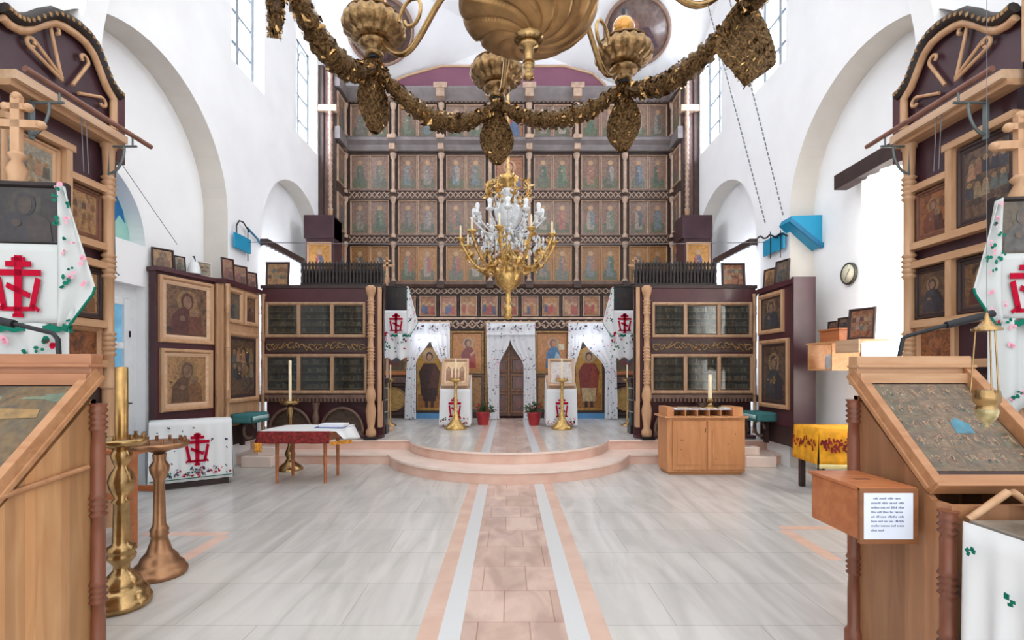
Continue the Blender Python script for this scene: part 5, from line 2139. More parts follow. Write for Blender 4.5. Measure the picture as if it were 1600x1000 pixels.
# pigeon-hole gallery
m = MB(HONEY)
m.box(-.56, -.46, -.2, .2, .855, .985).box(.40, .55, -.2, .2, .855, .985)
m.box(-.46, .40, .12, .14, .855, .96)
for i in range(1, 5):
    x = -.46 + i * .172
    m.box(x - .008, x + .008, -.2, .12, .855, .945)
m.build('gallery', t, bevel=.004)
MB(PAPER).box(-.46, .40, -.18, .14, .945, .955).build('gallery_shelf', t)
t2 = candlestand('small brass candlestick with a pale candle on the pine candle counter', (3.02, 7.30, .956),
                 [(.13, 0), (.13, .015), (.06, .03), (.03, .06), (.02, .10)], .12, .05, BRASS, 0, (.028, .36, WAX), None)
t2.pop('group', None) if 'group' in t2.keys() else None
rr = random.Random(1)
for i, (x, w_, c_, lab) in enumerate(((2.60, .16, (186, 160, 128), 'pale booklet at the left end of the candle counter top'), (2.78, .13, (150, 120, 96), 'brown booklet left of the small candlestick on the counter'), (3.22, .12, (206, 196, 180), 'cream booklet right of the small candlestick on the counter'))):
    o = MB(mat('booklet_%d' % i, c_, .6, var=.05)).box(-w_ / 2, w_ / 2, -.08, .08, 0, .018).build('booklet', bevel=.002)
    place(o, (x, 7.26, .956), rr.uniform(-.2, .2))
    tag(o, lab, 'booklet', 'booklets on the candle counter')

# ------------------------------------------------------------------ wooden stool behind the candle stands
t = thing('wooden_stool', 'orange wooden stool behind the brass candle stands', 'stool', (-3.38, 4.30, 0))
MB(ORANGEW).box(-.20, .20, -.18, .18, .80, .84).build('seat', t, bevel=.005)
for (x, y) in ((-.17, -.15), (.17, -.15), (-.17, .15), (.17, .15)):
    MB(ORANGEW).box(x - .025, x + .025, y - .025, y + .025, 0, .80).build('leg', t)
for y in (-.15, .15):
    MB(ORANGEW).box(-.15, .15, y - .015, y + .015, .42, .47).build('stretcher', t)

# ------------------------------------------------------------------ maroon icon case on the left, angled
p0, p1 = Vector((-4.66, 6.42)), Vector((-4.40, 7.34))
d = p1 - p0
rz = math.atan2(d.y, d.x)
mid = (p0 + p1) / 2
t = thing('icon_case', 'maroon standing case with two large framed icons, one over the other', 'icon case', (mid.x, mid.y, 0), rz)
wd = d.length
m = MB(MAROON).box(-wd / 2, wd / 2, 0.0, .12, .55, 2.86)
m.box(-wd / 2 - .02, wd / 2 + .02, -.05, .16, 2.84, 2.90)
m.box(-wd / 2, wd / 2, -.01, .12, 0, .6)
m.build('body', t, bevel=.006)
for (z0, z1, k_, fig, w_) in ((1.90, 2.80, 0, 'bust', .84), (.96, 1.82, 2, 'bust', .80)):
    fm = MB(PINE).frame(w_, z1 - z0, .06, .05, 0, -.03, (z0 + z1) / 2)
    fo = fm.build('frame', t)
    old_icon('', '', w_ - .08, z1 - z0 - .08, (-.03, -.008, z0 + .04), kind=k_, parent=fo, fig=fig, d=.012, framed=PALEW)
MB(PINE).lathe(turned(.03, .8, 2.84, 3), 10, (wd / 2 - .03, -.04, 0)).build('turned_post', t)
case_t, case_rz, case_mid = t, rz, mid


def on_case(x, label, w_, h_, kind, fig='bust', framed=None, g='small icons on the maroon case', nm='small_icon', cat='icon'):
    c = Vector((math.cos(case_rz), math.sin(case_rz))) * x
    nrm = Vector((math.sin(case_rz), -math.cos(case_rz)))
    p = case_mid + c - nrm * .06
    return old_icon(nm, label, w_, h_, (p.x, p.y, 2.901), case_rz + R(-20), kind, R(-6), framed, g, cat, fig=fig)


on_case(-.33, 'small golden icon at the wall end on top of the maroon case', .26, .27, 2)
on_case(.28, 'small silver-grey framed icon on top of the maroon case', .24, .22, 3, 'scene', mat('pale_frame', (206, 200, 196), .4, var=.05))
# a small white metal figure-like candle lamp with an iron hook
t = thing('white_vigil_lamp', 'small white hooded lamp between two icons on the maroon case', 'lamp', (case_mid.x + .04, case_mid.y + .06, 2.901))
MB(WHITEP).lathe([(.08, 0), (.08, .06), (.06, .14), (.03, .2), (.01, .22)], 14).build('hood', t)
MB(IRON).tube([(.06, -.03, .06), (.03, -.02, .17), (0, 0, .25), (-.02, 0, .24)], .01, 6).build('hook', t)
t = old_icon('small_icon', 'narrow grey icon leaning behind the white lamp on the maroon case', .14, .21, (case_mid.x - .04, case_mid.y - .12, 2.901), case_rz - .3, 3, R(-8), None, 'small icons on the maroon case')

# ------------------------------------------------------------------ slim icon cases along both walls
def wall_case(sg):
    lab = ('slim pine icon case along the wall between the two maroon cases' if sg < 0 else 'slim maroon icon case along the wall behind the yellow-clothed table')
    t = thing('wall_icon_case', lab, 'icon case', (sg * 4.27, 7.80, .0), -sg * PI / 2, 'slim wall icon cases')
    far = -sg
    m = MB(MAROON if sg > 0 else PINE).box(-.52, .52, 0.0, .13, .66, 2.84)
    m.use(MAROON).box(-.54, .54, -.04, .13, 2.82, 2.90)
    m.use(DARKW).box(-.5, .5, .02, .13, 0.36, .7)
    m.build('body', t, bevel=.005)
    for (xc, w_, z0, z1, k_) in (((-.25 * 1, .42, 2.25, 2.78, 5), (.22, .42, 2.25, 2.78, 0), (0, .9, 1.02, 2.12, 1)) if sg < 0 else ((-.1, .74, 2.12, 2.78, 1), (-.02, .86, .92, 2.02, 1))):
        fm = MB(PINE).frame(w_, z1 - z0, .07, .045, 0, xc, (z0 + z1) / 2)
        fo = fm.build('frame', t)
        old_icon('', '', w_ - .1, z1 - z0 - .1, (xc, -.006, z0 + .05), kind=k_, parent=fo, fig='bust' if w_ < .5 or sg > 0 else 'scene', d=.01)
        if z1 - z0 > 1:
            g_ = MB(GILT)
            cx = xc + .05
            zz = (z0 + z1) / 2 - .1
            g_.cbox((cx, -.03, zz), (.10, .01, .03)).cbox((cx, -.03, zz), (.03, .01, .12))
            for (dx, dz) in ((-.1, .2), (.08, .24), (-.14, -.1)):
                g_.ball((xc + dx, -.025, (z0 + z1) / 2 + dz), .014, 6)
            stuff(g_.build('votive_cross', fo))
    if sg > 0:
        # plain maroon end board facing the nave entrance and a darker one behind it
        m = MB(MAROON2).box(.50, .56, -.03, .30, .36, 2.92)
        m.build('end_board', t)
    else:
        MB(PINE).lathe(turned(.03, .8, 2.82, 3), 10, (-.50, -.05, 0)).build('turned_post', t)
    # teal cloth ledge under it
    t2 = thing('teal_cloth_ledge', ('teal-edged cloth on a small ledge under the slim pine icon case' if sg < 0 else 'teal-edged cloth on a small ledge under the slim maroon icon case'), 'ledge', (sg * 4.10, 7.72 if sg < 0 else 8.0, .84), -sg * PI / 2, 'teal cloth ledges')
    MB(DARKW).box(-.22, .22, -.12, .17, -.02, .0).build('shelf', t2)
    m = MB(TEALC).grid(lambda u, v: (lerp(-.26, .26, u), lerp(-.15, .17, v), .006), 6, 4)
    m.grid(lambda u, v: (lerp(-.26, .26, u), -.15 - .02 * v, .006 - .14 * v), 12, 4)
    m.grid(lambda u, v: (-far * .26 * -1, lerp(-.15, .17, u), .006 - .14 * v), 6, 4)
    m.grid(lambda u, v: (far * .26 * -1, lerp(-.15, .17, u), .006 - .14 * v), 6, 4)
    m.use(cloth('pale_teal', (176, 208, 208), .1)).grid(lambda u, v: (lerp(-.25, .25, u), -.172, -.03 - .06 * v), 6, 2)
    m.build('cloth', t2, solid=.004)
    # curled wooden bracket below
    m = MB(CARVED).tube([(.16 * math.cos(a * .35), .02, -.26 + .13 * math.sin(a * .35)) for a in range(16)], .025, 6)
    m.build('scroll_bracket', t2)
    MB(DARKW).box(-.03, .03, .1, .16, -.50, -.02).build('stay', t2)
    return t


wall_case(-1)
wall_case(1)
gi = 'small icons along the tops of the wall cases'
for (Y, w_, h_, k_, lab) in ((7.45, .20, .34, 4, 'tall narrow brown icon on the slim pine case, nearest the maroon case'), (7.78, .26, .30, 4, 'reddish icon in the middle on top of the slim pine case'), (8.10, .24, .26, 4, 'small brown icon at the choir cabinet end of the slim pine case')):
    old_icon('small_icon', lab, w_, h_, (-4.30, Y, 2.901), PI / 2 - R(25), k_, R(-5), None, gi)
for (Y, w_, h_, k_, lab) in ((8.02, .26, .30, 2, 'golden-brown icon on the slim maroon case, nearer the altar screen'), (7.66, .28, .36, 5, 'grey-brown icon on the slim maroon case under the blue hood')):
    old_icon('small_icon', lab, w_, h_, (4.30, Y, 2.901), -PI / 2 + R(12), k_, R(-5), None, gi)
old_icon('small_icon', 'wide golden icon on the choir cabinet left of the dark spindles', .42, .44, (-4.08, 8.58, 3.0), 0, 2, R(-4), None, gi, fig='scene')
old_icon('small_icon', 'wide dark golden icon on the choir cabinet right of the dark spindles', .42, .42, (3.96, 8.58, 3.0), 0, 4, R(-4), None, gi, fig='scene')

# ------------------------------------------------------------------ blue boards, hood, iron hooks
def scroll(mb, pts, r=.012):
    mb.tube(pts, r, 6)


t = thing('hanging_board', 'small bright blue board hung from a curled iron bracket on the left wall', 'board', (-4.37, 7.95, 3.64), PI / 2, 'blue boards')
MB(BLUE).box(-.24, .24, -.03, .0, -.16, .08).build('board', t, bevel=.004)
m = MB(IRON)
m.tube([(-.18, -.02, .06), (-.18, -.02, .2), (-.10, -.02, .30), (.02, -.02, .31), (.14, -.02, .24), (.2, -.02, .2)], .012, 6)
m.tube([(.16, -.02, .26), (.16, -.02, -.30)], .008, 6)
m.build('iron_bracket', t)
m = MB(mat('blue_iron', (60, 130, 170), .4, var=.1)).tube([(.15, -.02, .25), (.5, .0, .17), (.62, .02, .12)], .02, 6)
m.build('blue_rail', t)
t = thing('hanging_board', 'long bright blue board on the right wall beside the blue hood', 'board', (4.37, 7.95, 3.62), -PI / 2, 'blue boards')
MB(BLUE).box(-.36, .26, -.03, .0, -.16, .10).build('board', t, bevel=.004)
m = MB(IRON)
m.tube([(-.5 + .1 * i, -.05, .20 - .02 * i + .03 * math.sin(i * 1.9)) for i in range(10)][::-1], .014, 6)
m.tube([(-.1, -.04, .2), (-.1, -.04, -.25)], .007, 6)
m.tube([(.2, -.04, .14), (.2, -.04, -.3)], .007, 6)
m.build('iron_bracket', t)
t = thing('blue_hood', 'blue triangular sheet hood on the corner of the right-hand arch', 'hood', (4.50, 7.45, 3.45))
m = MB(BLUE)
tri = [(-.16, .44), (.45, .46), (.45, .02), (.26, -.05), (-.20, .36)]
m.prism([(p[0], p[1]) for p in tri], -.0, .30)
m.build('hood', t, bevel=.004)
m = MB(mat('dark_blue_edge', (14, 104, 146), .45, var=.05)).prism([(.45, .0), (.27, -.06), (-.22, .34), (-.18, .39), (.27, .02), (.45, .05)], -.04, .0)
m.build('rim', t)

# ------------------------------------------------------------------ pelmets and curtains
for sg in (-1, 1):
    o = MB(DARKW).box(-.78, .78, -.07, .07, -.06, .06).build('pelmet_beam', bevel=.005)
    place(o, (sg * 4.34, 9.40, 3.80), PI / 2)
    tag(o, 'dark pelmet beam on the wall behind the dark spindles %s' % ('above the red-clothed table' if sg < 0 else 'above the pine candle counter'), 'beam', 'dark pelmet beams')
    m = MB(LACE).grid(lambda u, v: (lerp(-.75, .75, u), .02 * math.sin(u * 20 * PI), -.06 - 2.6 * v), 80, 4)
    o = m.build('white_curtain')
    place(o, (sg * 4.32, 9.40, 3.80), PI / 2)
    tag(o, 'white curtain showing over the choir cabinet %s' % ('near the small hanging blue board' if sg < 0 else 'near the long blue board and hood'), 'curtain', 'white wall curtains')
o = MB(DARKW).box(-.82, .82, -.09, .09, -.10, .10).build('pelmet_beam', bevel=.006)
place(o, (4.60, 5.93, 4.12), PI / 2)
tag(o, 'long dark pelmet beam over the bright white curtain by the wall clock', 'beam')
m = MB(LACE).grid(lambda u, v: (lerp(-.80, .47, u), .025 * math.sin(u * 12 * PI), -.09 - 3.1 * v), 100, 4)
o = m.build('white_curtain')
place(o, (4.64, 5.93, 4.12), PI / 2)
tag(o, 'tall sunlit white curtain hanging beside the wall clock', 'curtain')

# wall clock
t = thing('wall_clock', 'round cream wall clock with a dark rim in the right recess', 'clock', (4.80, 6.83, 2.88), -PI / 2)
m = MB(mat('clock_rim', (62, 60, 52), .4, var=.1))
m.M = Matrix.Rotation(PI / 2, 4, 'X')
m.lathe([(.14, 0), (.155, .01), (.155, .04), (.142, .05), (.128, .043)], 32, caps=False)
m.build('rim', t)
m = MB(mat('clock_dial', (248, 242, 212), .5, var=.02, emit=None))
m.M = Matrix.Rotation(PI / 2, 4, 'X')
m.lathe([(.13, .02), (.13, .042), (.001, .044)], 32)
do = m.build('dial', t)
m = MB(IRON)
for k in range(12):
    a = 2 * PI * k / 12
    m.cbox((.112 * math.sin(a), -.046, .112 * math.cos(a)), (.005, .002, .011), ry=a)
m.build('hour_marks', do)
MB(IRON).cbox((.02, -.048, .03), (.008, .002, .075), ry=.6).build('hour_hand', t)
MB(IRON).cbox((-.02, -.050, -.035), (.006, .002, .10), ry=.5).build('minute_hand', t)

# wooden wall shelf with things
t = thing('wall_shelf', 'small open pine box shelf on the right recess wall under the clock', 'shelf', (4.44, 6.40, 1.52), -PI / 2)
SH = wood('shelf_wood', (206, 156, 108), (186, 132, 86), axis='x')
m = MB(SH).box(-.54, .50, -.20, .16, .36, .385).box(-.54, -.03, .16, .36, .36, .385).box(-.50, .0, -.20, .16, 0, .02).box(-.50, -.48, -.20, .35, 0, .36).box(0, .02, -.2, .16, 0, .36).box(-.48, -.03, .33, .35, 0, .36).box(-.48, -.03, .16, .35, 0, .02)
m.build('box', t)
MB(PALEW).box(.10, .52, -.21, -.19, .22, .38).build('front_board', t)
t = thing('blue_bottle', 'blue bottle standing inside the pine box shelf', 'bottle', (4.36, 6.46, 1.542))
MB(mat('blue_plastic', (20, 120, 170), .3, var=.05)).lathe([(.04, 0), (.045, .02), (.045, .16), (.02, .20), (.02, .22)], 14).build('body', t)
MB(WHITEP).lathe([(.022, .22), (.022, .25), (.01, .255)], 10).build('cap', t)
t = thing('glass_jar', 'pale glass jar inside the pine box shelf', 'jar', (4.42, 6.68, 1.542))
MB(mat('pale_jar', (186, 190, 196), .2, var=.1, coat=.5)).lathe([(.06, 0), (.065, .02), (.065, .14), (.05, .17)], 14).build('body', t)
MB(WHITEP).lathe([(.053, .17), (.053, .2), (.02, .202)], 12).build('lid', t)
t = thing('wooden_casket', 'small orange wooden casket on top of the pine box shelf', 'casket', (4.44, 6.56, 1.906), -PI / 2)
MB(ORANGEW).box(-.20, .20, -.12, .12, 0, .15).build('body', t, bevel=.004)
MB(ORANGEW).box(-.215, .215, -.135, .135, .15, .175).build('lid', t, bevel=.004)
gi = 'icons above the pine box shelf'
old_icon('small_icon', 'small dark icon standing on the orange casket, nearer the clock', .15, .11, (4.44, 6.65, 2.082), -PI / 2 + .2, 0, R(-5), None, gi)
old_icon('small_icon', 'small dark icon standing on the orange casket, nearer the bright curtain', .17, .14, (4.44, 6.44, 2.082), -PI / 2 + .2, 1, R(-5), None, gi)
old_icon('small_icon', 'large reddish icon beside the casket on the pine box shelf', .34, .40, (4.42, 6.10, 1.906), -PI / 2 + .3, 4, R(-5), None, gi, fig='scene')

# wires and chains
for i, (a, b, lab) in enumerate(((at(1120, 60, 8.0), at(1196, 350, 7.9), 'thin dark chain hanging down to the left end of the blue hood'), (at(1160, 80, 7.5), at(1224, 338, 7.5), 'thin dark chain hanging down onto the blue hood'))):
    m = MB(WIRE)
    n = 80
    a = b + (a - b) * ((10.0 - b.z) / (a.z - b.z))
    for k in range(n):
        p, q = a.lerp(b, k / n), a.lerp(b, (k + .72) / n)
        m.tube([p, q], .010, 5)
    o = m.build('chain')
    tag(o, lab, 'chain', 'chains by the right wall')
a, b = Vector((-4.42, 8.1, 3.66)), Vector((4.42, 8.1, 3.66))
o = MB(WIRE).tube([a.lerp(b, i / 20) - Vector((0, 0, .05 * math.sin(PI * i / 20))) for i in range(21)], .006, 5).build('tie_wire')
tag(o, 'thin wire stretched across the nave in front of the icon screen', 'wire')
m = MB(WIRE).tube([at(183, 205, 4.95), at(178, 330, 4.95), at(180, 425, 4.95), at(186, 430, 4.95)], .007, 5)
o = m.build('hooked_wire')
tag(o, 'dark cord with a hook hanging in front of the lunette window', 'cord')
m = MB(WIRE).tube([at(186, 250, 5.3), at(277, 382, 6.7)], .004, 5)
o = m.build('slanting_wire')
tag(o, 'thin wire slanting down to the small icons on the maroon case', 'wire')

# medallions on the vault
for sg, lab in ((-1, 'oval dark painted medallion on the vault behind the near brass lamp'), (1, 'oval dark painted medallion on the vault right of the brass bowl')):
    c = Vector((sg * 2.98, 11.3, 0))
    nrm = Vector((-sg * .6, -.75, -1.52)).normalized()
    zc = 9.4 + (0.6 * (-2.98 + 3.0)) / 1.52
    c.z = zc
    t = thing('vault_medallion', lab, 'medallion', c + nrm * .03, 0, 'vault medallions')
    zq = nrm.to_track_quat('Z', 'Y')
    t.rotation_mode = 'QUATERNION'
    t.rotation_quaternion = zq
    m = MB(mat('medallion_frame', (150, 120, 104), .5, var=.15)).lathe([(.78, 0), (.78, .03), (.75, .05), (.71, .03), (.70, .0)], 48)
    fo = m.build('frame', t)
    m = MB(paint('medallion', [(84, 66, 66), (116, 92, 84), (96, 80, 76), (140, 108, 92)], 2.2)).lathe([(.71, 0.0), (.71, .015), (.001, .016)], 48)
    m.use(pc((150, 108, 96))).add([(.16 * math.cos(k) - .05, .2 * math.sin(k) + .15, .02) for k in [2 * PI * i / 14 for i in range(14)]], [list(range(14))])
    m.use(pc((90, 70, 78))).add([(-.35, -.5, .019), (.35, -.5, .019), (.3, -.02, .019), (.05, .08, .019), (-.25, -.02, .019)], [(0, 1, 2, 3, 4)])
    m.build('painting', fo)


# ------------------------------------------------------------------ great brass ring chandelier overhead
CC = Vector((.12, 2.95, 0))
t = thing('ring_chandelier', 'great brass chandelier ring with a gadrooned bowl, garlands and pierced plates at top', 'chandelier', (CC.x, CC.y, 3.0))
Z0 = 3.0
m = MB(BRASS)
m.c = 0
bowl = [(.03, .53), (.08, .532), (.14, .54), (.20, .553), (.26, .572), (.32, .60), (.37, .632), (.405, .668), (.422, .71), (.42, .76), (.38, .85), (.3, .95), (.2, 1.05), (.1, 1.1)]
BOWLM = mat('bowl_brass', (168, 132, 88), .36, metal=.85, var=.25, scale=6, bump=.08)
m = MB(BOWLM)
# swirled gadroons with narrow dark grooves between them
m.use(BRASS_O).use(BOWLM)
prof = []
for (p, q) in zip(bowl[:-1], bowl[1:]):
    prof += [(lerp(p[0], q[0], i / 4), lerp(p[1], q[1], i / 4)) for i in range(4)]
prof.append(bowl[-1])
nn = 264
vs_, ws = [], []
for (r_, z) in prof:
    for k in range(nn):
        a = 2 * PI * k / nn
        w = (.5 + .5 * math.cos(11 * (a + 1.6 * (r_ / .42)))) ** 10
        f_ = w * min(1, max(0, r_ - .07) * 8) if z < .77 else 0
        vs_.append((r_ * (1 - .03 * f_) * math.cos(a), r_ * (1 - .03 * f_) * math.sin(a), z + .02 * f_))
        ws.append(f_)
plain, groove = [], []
for i in range(len(prof) - 1):
    for k in range(nn):
        j = (k + 1) % nn
        q = (i * nn + k, i * nn + j, (i + 1) * nn + j, (i + 1) * nn + k)
        (groove if sum(ws[x] for x in q) > 2.6 else plain).append(q)
m.add(vs_, plain, True)
n_f = len(m.f)
m.f += groove
m.mi += [0] * len(groove)
m.sm += [True] * len(groove)
m.build('bowl', t)
m = MB(BRASS).lathe([(.001, .285), (.03, .29), (.034, .31), (.022, .33), (.034, .35), (.038, .385), (.026, .395), (.030, .40), (.030, .47), (.058, .475), (.062, .505), (.045, .51), (.09, .53), (.095, .55)], 24)
m.build('finial', t)
m = MB(BRASS_D).lathe([(.05, 1.0), (.05, 3.9)], 12)
m.build('stem', t)
RR, ZR = 1.45, .92


def node(k):
    a = R(9 + 45 * k)
    return Vector((RR * math.cos(a), RR * math.sin(a), ZR))


def plate_mesh(mb, w, h, pointed):
    """pierced pear-shaped drop in local XZ, hanging from z=0"""
    prof = []
    n = 22
    for i in range(n + 1):
        v = i / n
        if pointed:
            ww = .30 + .75 * math.sin(min(1, v * 1.35) * PI * .62) if v < .72 else (1 - v) / .28 * .93
        else:
            ww = .22 + .25 * math.sin(v * PI) + .62 * math.sin(max(0, (v - .12) / .88) ** 1.25 * PI) ** .8
            if v > .97:
                ww = .25
        prof.append((ww * w / 2, -v * h))
    nu = 16
    for sgn in (1, -1):
        def fn(u, v):
            i = min(n - 1, int(v * n))
            f_ = v * n - i
            ww = lerp(prof[i][0], prof[i + 1][0], f_)
            x = (2 * u - 1)
            th = .022 * math.sqrt(max(0, 1 - x * x)) + .006 * math.sin(u * 43) * math.sin(v * 51)
            return (x * ww, sgn * th, -v * h)
        mb.grid(fn, 32, 60)
    r_ = random.Random(int(w * 1000))
    mb.use(LEAFB)
    for i in range(330):      # openwork leaf relief
        v = r_.random()
        j = min(n - 1, int(v * n))
        ww = prof[j][0] * .9
        x = r_.uniform(-1, 1) * ww
        mb.use(LEAFB if i % 3 else BRASS_O)
        c = Vector((x, r_.choice((-1, 1)) * .033 * math.sqrt(max(0.05, 1 - (x / max(ww, .01)) ** 2)), -v * h))
        d = Vector((r_.uniform(-1, 1), r_.uniform(-.5, .5), r_.uniform(-1, 1))).normalized()
        u = Vector((r_.uniform(-.5, .5), r_.uniform(-.8, .8), r_.uniform(-.5, .5)))
        L = r_.uniform(.018, .042)
        mb.add([c - d * L * .5, c + u * L * .4, c + d * L * .5, c - u * L * .4], [(0, 1, 2, 3)])


def lamp(k):
    p = node(k)
    L = MB(BRASS_D)
    s_ = 1.0
    L.lathe([(.045, .045), (.07, .05), (.075, .075), (.06, .09), (.10, .11), (.115, .125), (.12, .15), (.105, .165)], 30, (p.x, p.y, p.z))
    L.lathe([(.11, .165), (.15, .17), (.165, .18), (.165, .195), (.205, .215), (.23, .24), (.238, .275), (.232, .31), (.20, .345)], 84, (p.x, p.y, p.z), gad=18, ga=.045)
    L.lathe([(.20, .345), (.215, .352), (.20, .365), (.12, .39), (.07, .41), (.05, .45)], 30, (p.x, p.y, p.z))
    o = L.build('lamp_dish', t)
    g = MB(mat('amber_globe', (200, 140, 50), .12, metal=.4, var=.2, scale=8, coat=.6)).ball((p.x, p.y, p.z + .50), .095, 16)
    g.build('amber_globe', o)
    g = MB(IRON).lathe([(.045, .03), (.055, .05), (.03, .06)], 14, (p.x, p.y, p.z))
    g.lathe([(.02, .58), (.02, .66), (.0, .68)], 8, (p.x, p.y, p.z))
    g.build('burner_hole', o)


for k in range(8):
    lamp(k)
    p = node(k)
    # plate below the lamp
    pm = MB(BRASS_O)
    plate_mesh(pm, .44 if k == 0 else .29, .54, k % 8 in (0, 4))
    o = pm.build('pierced_plate', t)
    o.location = p + Vector((0, 0, -.0))
    o.rotation_euler = (0, 0, .25 if k == 0 else R(9 + 45 * k + 90))
    lk = MB(BRASS_D).lathe([(.012, -.02), (.012, .06)], 6, p)
    lk.build('link', o) if False else None
    # garland to the next lamp
    q = node((k + 1) % 8)
    sag = .30 if k in (3, 4, 2) else .20
    pts = []
    rad = []
    NN = 40
    for i in range(NN + 1):
        s_ = i / NN
        pt = p.lerp(q, s_) + Vector((0, 0, -.0 - 4 * sag * s_ * (1 - s_)))
        pts.append(pt)
        rad.append((.040 + .035 * math.sin(PI * s_)) * (1 + .22 * math.sin(i * 2.4)))
    gm = MB(BRASS_O).tube(pts, rad, 10)
    r_ = random.Random(k)
    for i in range(300):
        gm.use(LEAFB if i % 2 else BRASS_O)
        s_ = r_.random()
        pt = p.lerp(q, s_) + Vector((0, 0, -4 * sag * s_ * (1 - s_)))
        a, b = r_.uniform(0, 2 * PI), r_.uniform(-.6, .6)
        d = Vector((math.cos(a) * math.cos(b), math.sin(a) * math.cos(b), math.sin(b)))
        d = Vector((r_.uniform(-1, 1), r_.uniform(-1, 1), r_.uniform(-1, 1))).normalized()
        R0 = (.045 + .035 * math.sin(PI * s_))
        c = pt + d * R0
        d = (d + Vector((r_.uniform(-.7, .7), r_.uniform(-.7, .7), r_.uniform(-.7, .7)))).normalized()
        u = d.orthogonal().normalized()
        w_ = d.cross(u)
        sz = r_.uniform(.012, .036)
        gm.add([c + u * sz, c + w_ * sz * .7 + d * .012, c - u * sz, c - w_ * sz * .7 + d * .012], [(0, 1, 2, 3)])
    gm.build('garland', t)
    # scrolled arm from bowl to lamp
    a = R(9 + 45 * k)
    dr = Vector((math.cos(a), math.sin(a), 0))
    am = MB(BRASS)
    path = []
    for i in range(25):
        s_ = i / 24
        r_ = lerp(.36, RR - .10, s_)
        z = .95 + .16 * math.sin(s_ * 2 * PI) + .10 * s_
        path.append(dr * r_ + Vector((0, 0, z)))
    am.tube(path, .022, 8)
    cpt = dr * (RR - .42) + Vector((0, 0, 1.12))
    am.tube([cpt + dr * (.13 * (1 - .03 * i) * math.cos(i * .4)) + Vector((0, 0, .13 * (1 - .03 * i) * math.sin(i * .4))) for i in range(16)], .014, 8)
    am.build('scroll_arm', t)

# ------------------------------------------------------------------ gilt and crystal chandelier before the screen
t = thing('crystal_chandelier', 'gilt and white crystal chandelier hanging before the icon screen', 'chandelier', (-.01, 7.0, 2.25))
m = MB(GILT).lathe([(.001, 0), (.05, .02), (.07, .06), (.05, .11), (.075, .14), (.05, .2), (.03, .24), (.06, .28), (.035, .34), (.05, .40), (.17, .50), (.19, .60), (.205, .72), (.17, .74), (.08, .76), (.05, .84), (.06, .95), (.04, 1.1), (.05, 1.4), (.03, 1.7), (.06, 1.9), (.13, 1.98), (.15, 2.05), (.05, 2.1), (.02, 2.2), (.016, 7.65)], 20)
m.build('stem', t)
for k in range(10):
    a = 2 * PI * k / 10 + .15
    dr = Vector((math.cos(a), math.sin(a), 0))
    am = MB(GILT)
    path = [dr * (.06 + .62 * s_) + Vector((0, 0, .98 - .32 * math.sin(s_ * PI * .9) + .22 * s_ * s_)) for s_ in [i / 14 for i in range(15)]]
    am.tube(path, .02, 7)
    r_ = random.Random(k)
    for i in range(46):      # acanthus leaves on the arm
        s_ = r_.uniform(.15, 1)
        c = dr * (.06 + .62 * s_) + Vector((0, 0, .98 - .32 * math.sin(s_ * PI * .9) + .22 * s_ * s_))
        d = Vector((r_.uniform(-1, 1), r_.uniform(-1, 1), r_.uniform(-.9, 1.2))).normalized()
        u = d.orthogonal().normalized()
        L = r_.uniform(.05, .12)
        am.add([c, c + d * L * .5 + u * L * .3, c + d * L + Vector((0, 0, .01)), c + d * L * .5 - u * L * .3], [(0, 1, 2, 3)])
    end = path[-1]
    am.lathe([(.02, 0), (.06, .03), (.065, .05), (.03, .055)], 10, end)
    o = am.build('gilt_arm', t)
    MB(WAX).lathe([(.014, .05), (.014, .20), (.004, .23)], 8, end).build('candle_tube', o)
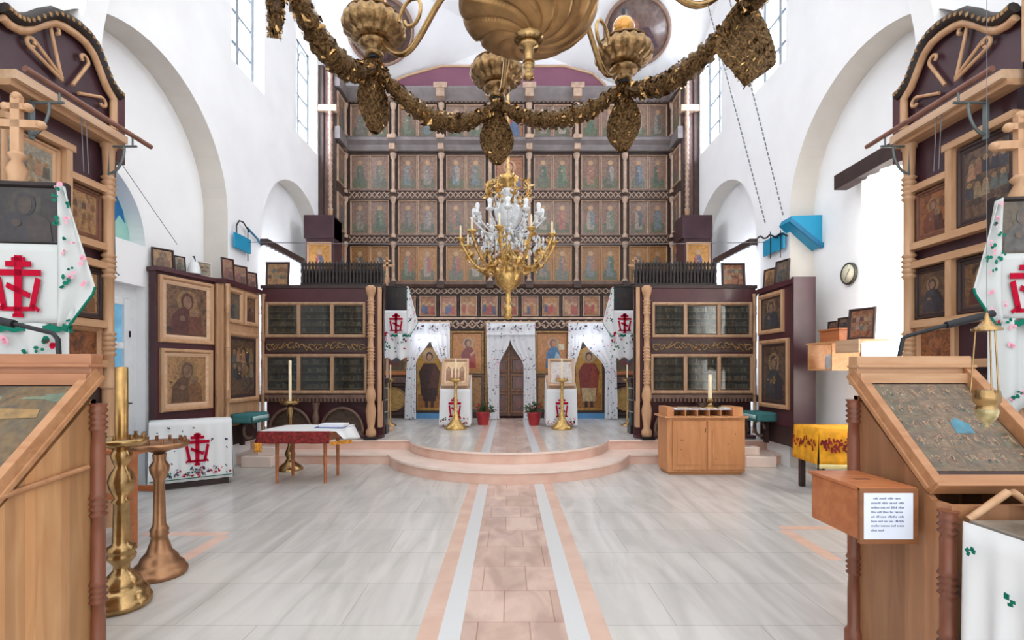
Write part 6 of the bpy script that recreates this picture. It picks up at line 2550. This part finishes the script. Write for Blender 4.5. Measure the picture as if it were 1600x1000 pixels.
for k in range(12):
    a = 2 * PI * k / 12
    dr = Vector((math.cos(a), math.sin(a), 0))
    am = MB(CRYSTAL)
    path = [dr * (.05 + .44 * s_) + Vector((0, 0, 1.30 - .12 * math.sin(s_ * PI) + .12 * s_)) for s_ in [i / 10 for i in range(11)]]
    am.tube(path, .013, 6)
    end = path[-1]
    am.lathe([(.012, 0), (.055, .03), (.06, .045), (.02, .05), (.03, .10), (.035, .16), (.02, .18)], 9, end)
    o = am.build('crystal_arm', t)
    r_ = random.Random(50 + k)
    dm = MB(CRYSTAL)
    for i in range(16):
        s_ = r_.uniform(.1, 1.05)
        c = dr * (.05 + .46 * s_) + Vector((r_.uniform(-.05, .05), r_.uniform(-.05, .05), 1.30 - r_.uniform(.05, .32)))
        L = r_.uniform(.03, .06)
        dm.lathe([(.002, L), (.014, L * .6), (.021, L * .1), (.001, -L * .5)], 5, c)
    stuff(dm.build('crystal_drops', o))
m = MB(CRYSTAL)
m.lathe([(.05, 1.25), (.16, 1.4), (.20, 1.55), (.15, 1.68), (.10, 1.74), (.14, 1.80), (.10, 1.86), (.04, 1.9)], 18, gad=9, ga=.08)
r_ = random.Random(99)
for i in range(120):
    a, z = r_.uniform(0, 2 * PI), r_.uniform(1.1, 1.85)
    R0 = .12 + .16 * math.sin((z - 1.1) / .75 * PI)
    L = r_.uniform(.03, .05)
    m.lathe([(.002, L), (.011, L * .6), (.015, L * .1), (.001, -L * .5)], 5, (R0 * math.cos(a), R0 * math.sin(a), z))
o = m.build('crystal_body', t)
for k in range(8):
    a = 2 * PI * k / 8 + .3
    dr = Vector((math.cos(a), math.sin(a), 0))
    am = MB(GILT)
    path = [dr * (.03 + .30 * math.sin(s_ * PI * .75)) + Vector((0, 0, 1.55 + .42 * s_)) for s_ in [i / 10 for i in range(11)]]
    am.tube(path, .014, 6)
    r_ = random.Random(200 + k)
    for i in range(30):
        s_ = r_.uniform(.2, 1)
        c = dr * (.03 + .30 * math.sin(s_ * PI * .75)) + Vector((0, 0, 1.55 + .42 * s_))
        d = Vector((r_.uniform(-1, 1), r_.uniform(-1, 1), r_.uniform(-.4, 1))).normalized()
        u = d.orthogonal().normalized()
        L = r_.uniform(.04, .10)
        am.add([c, c + d * L * .5 + u * L * .35, c + d * L, c + d * L * .5 - u * L * .35], [(0, 1, 2, 3)])
    am.build('gilt_leaf_crown', t)
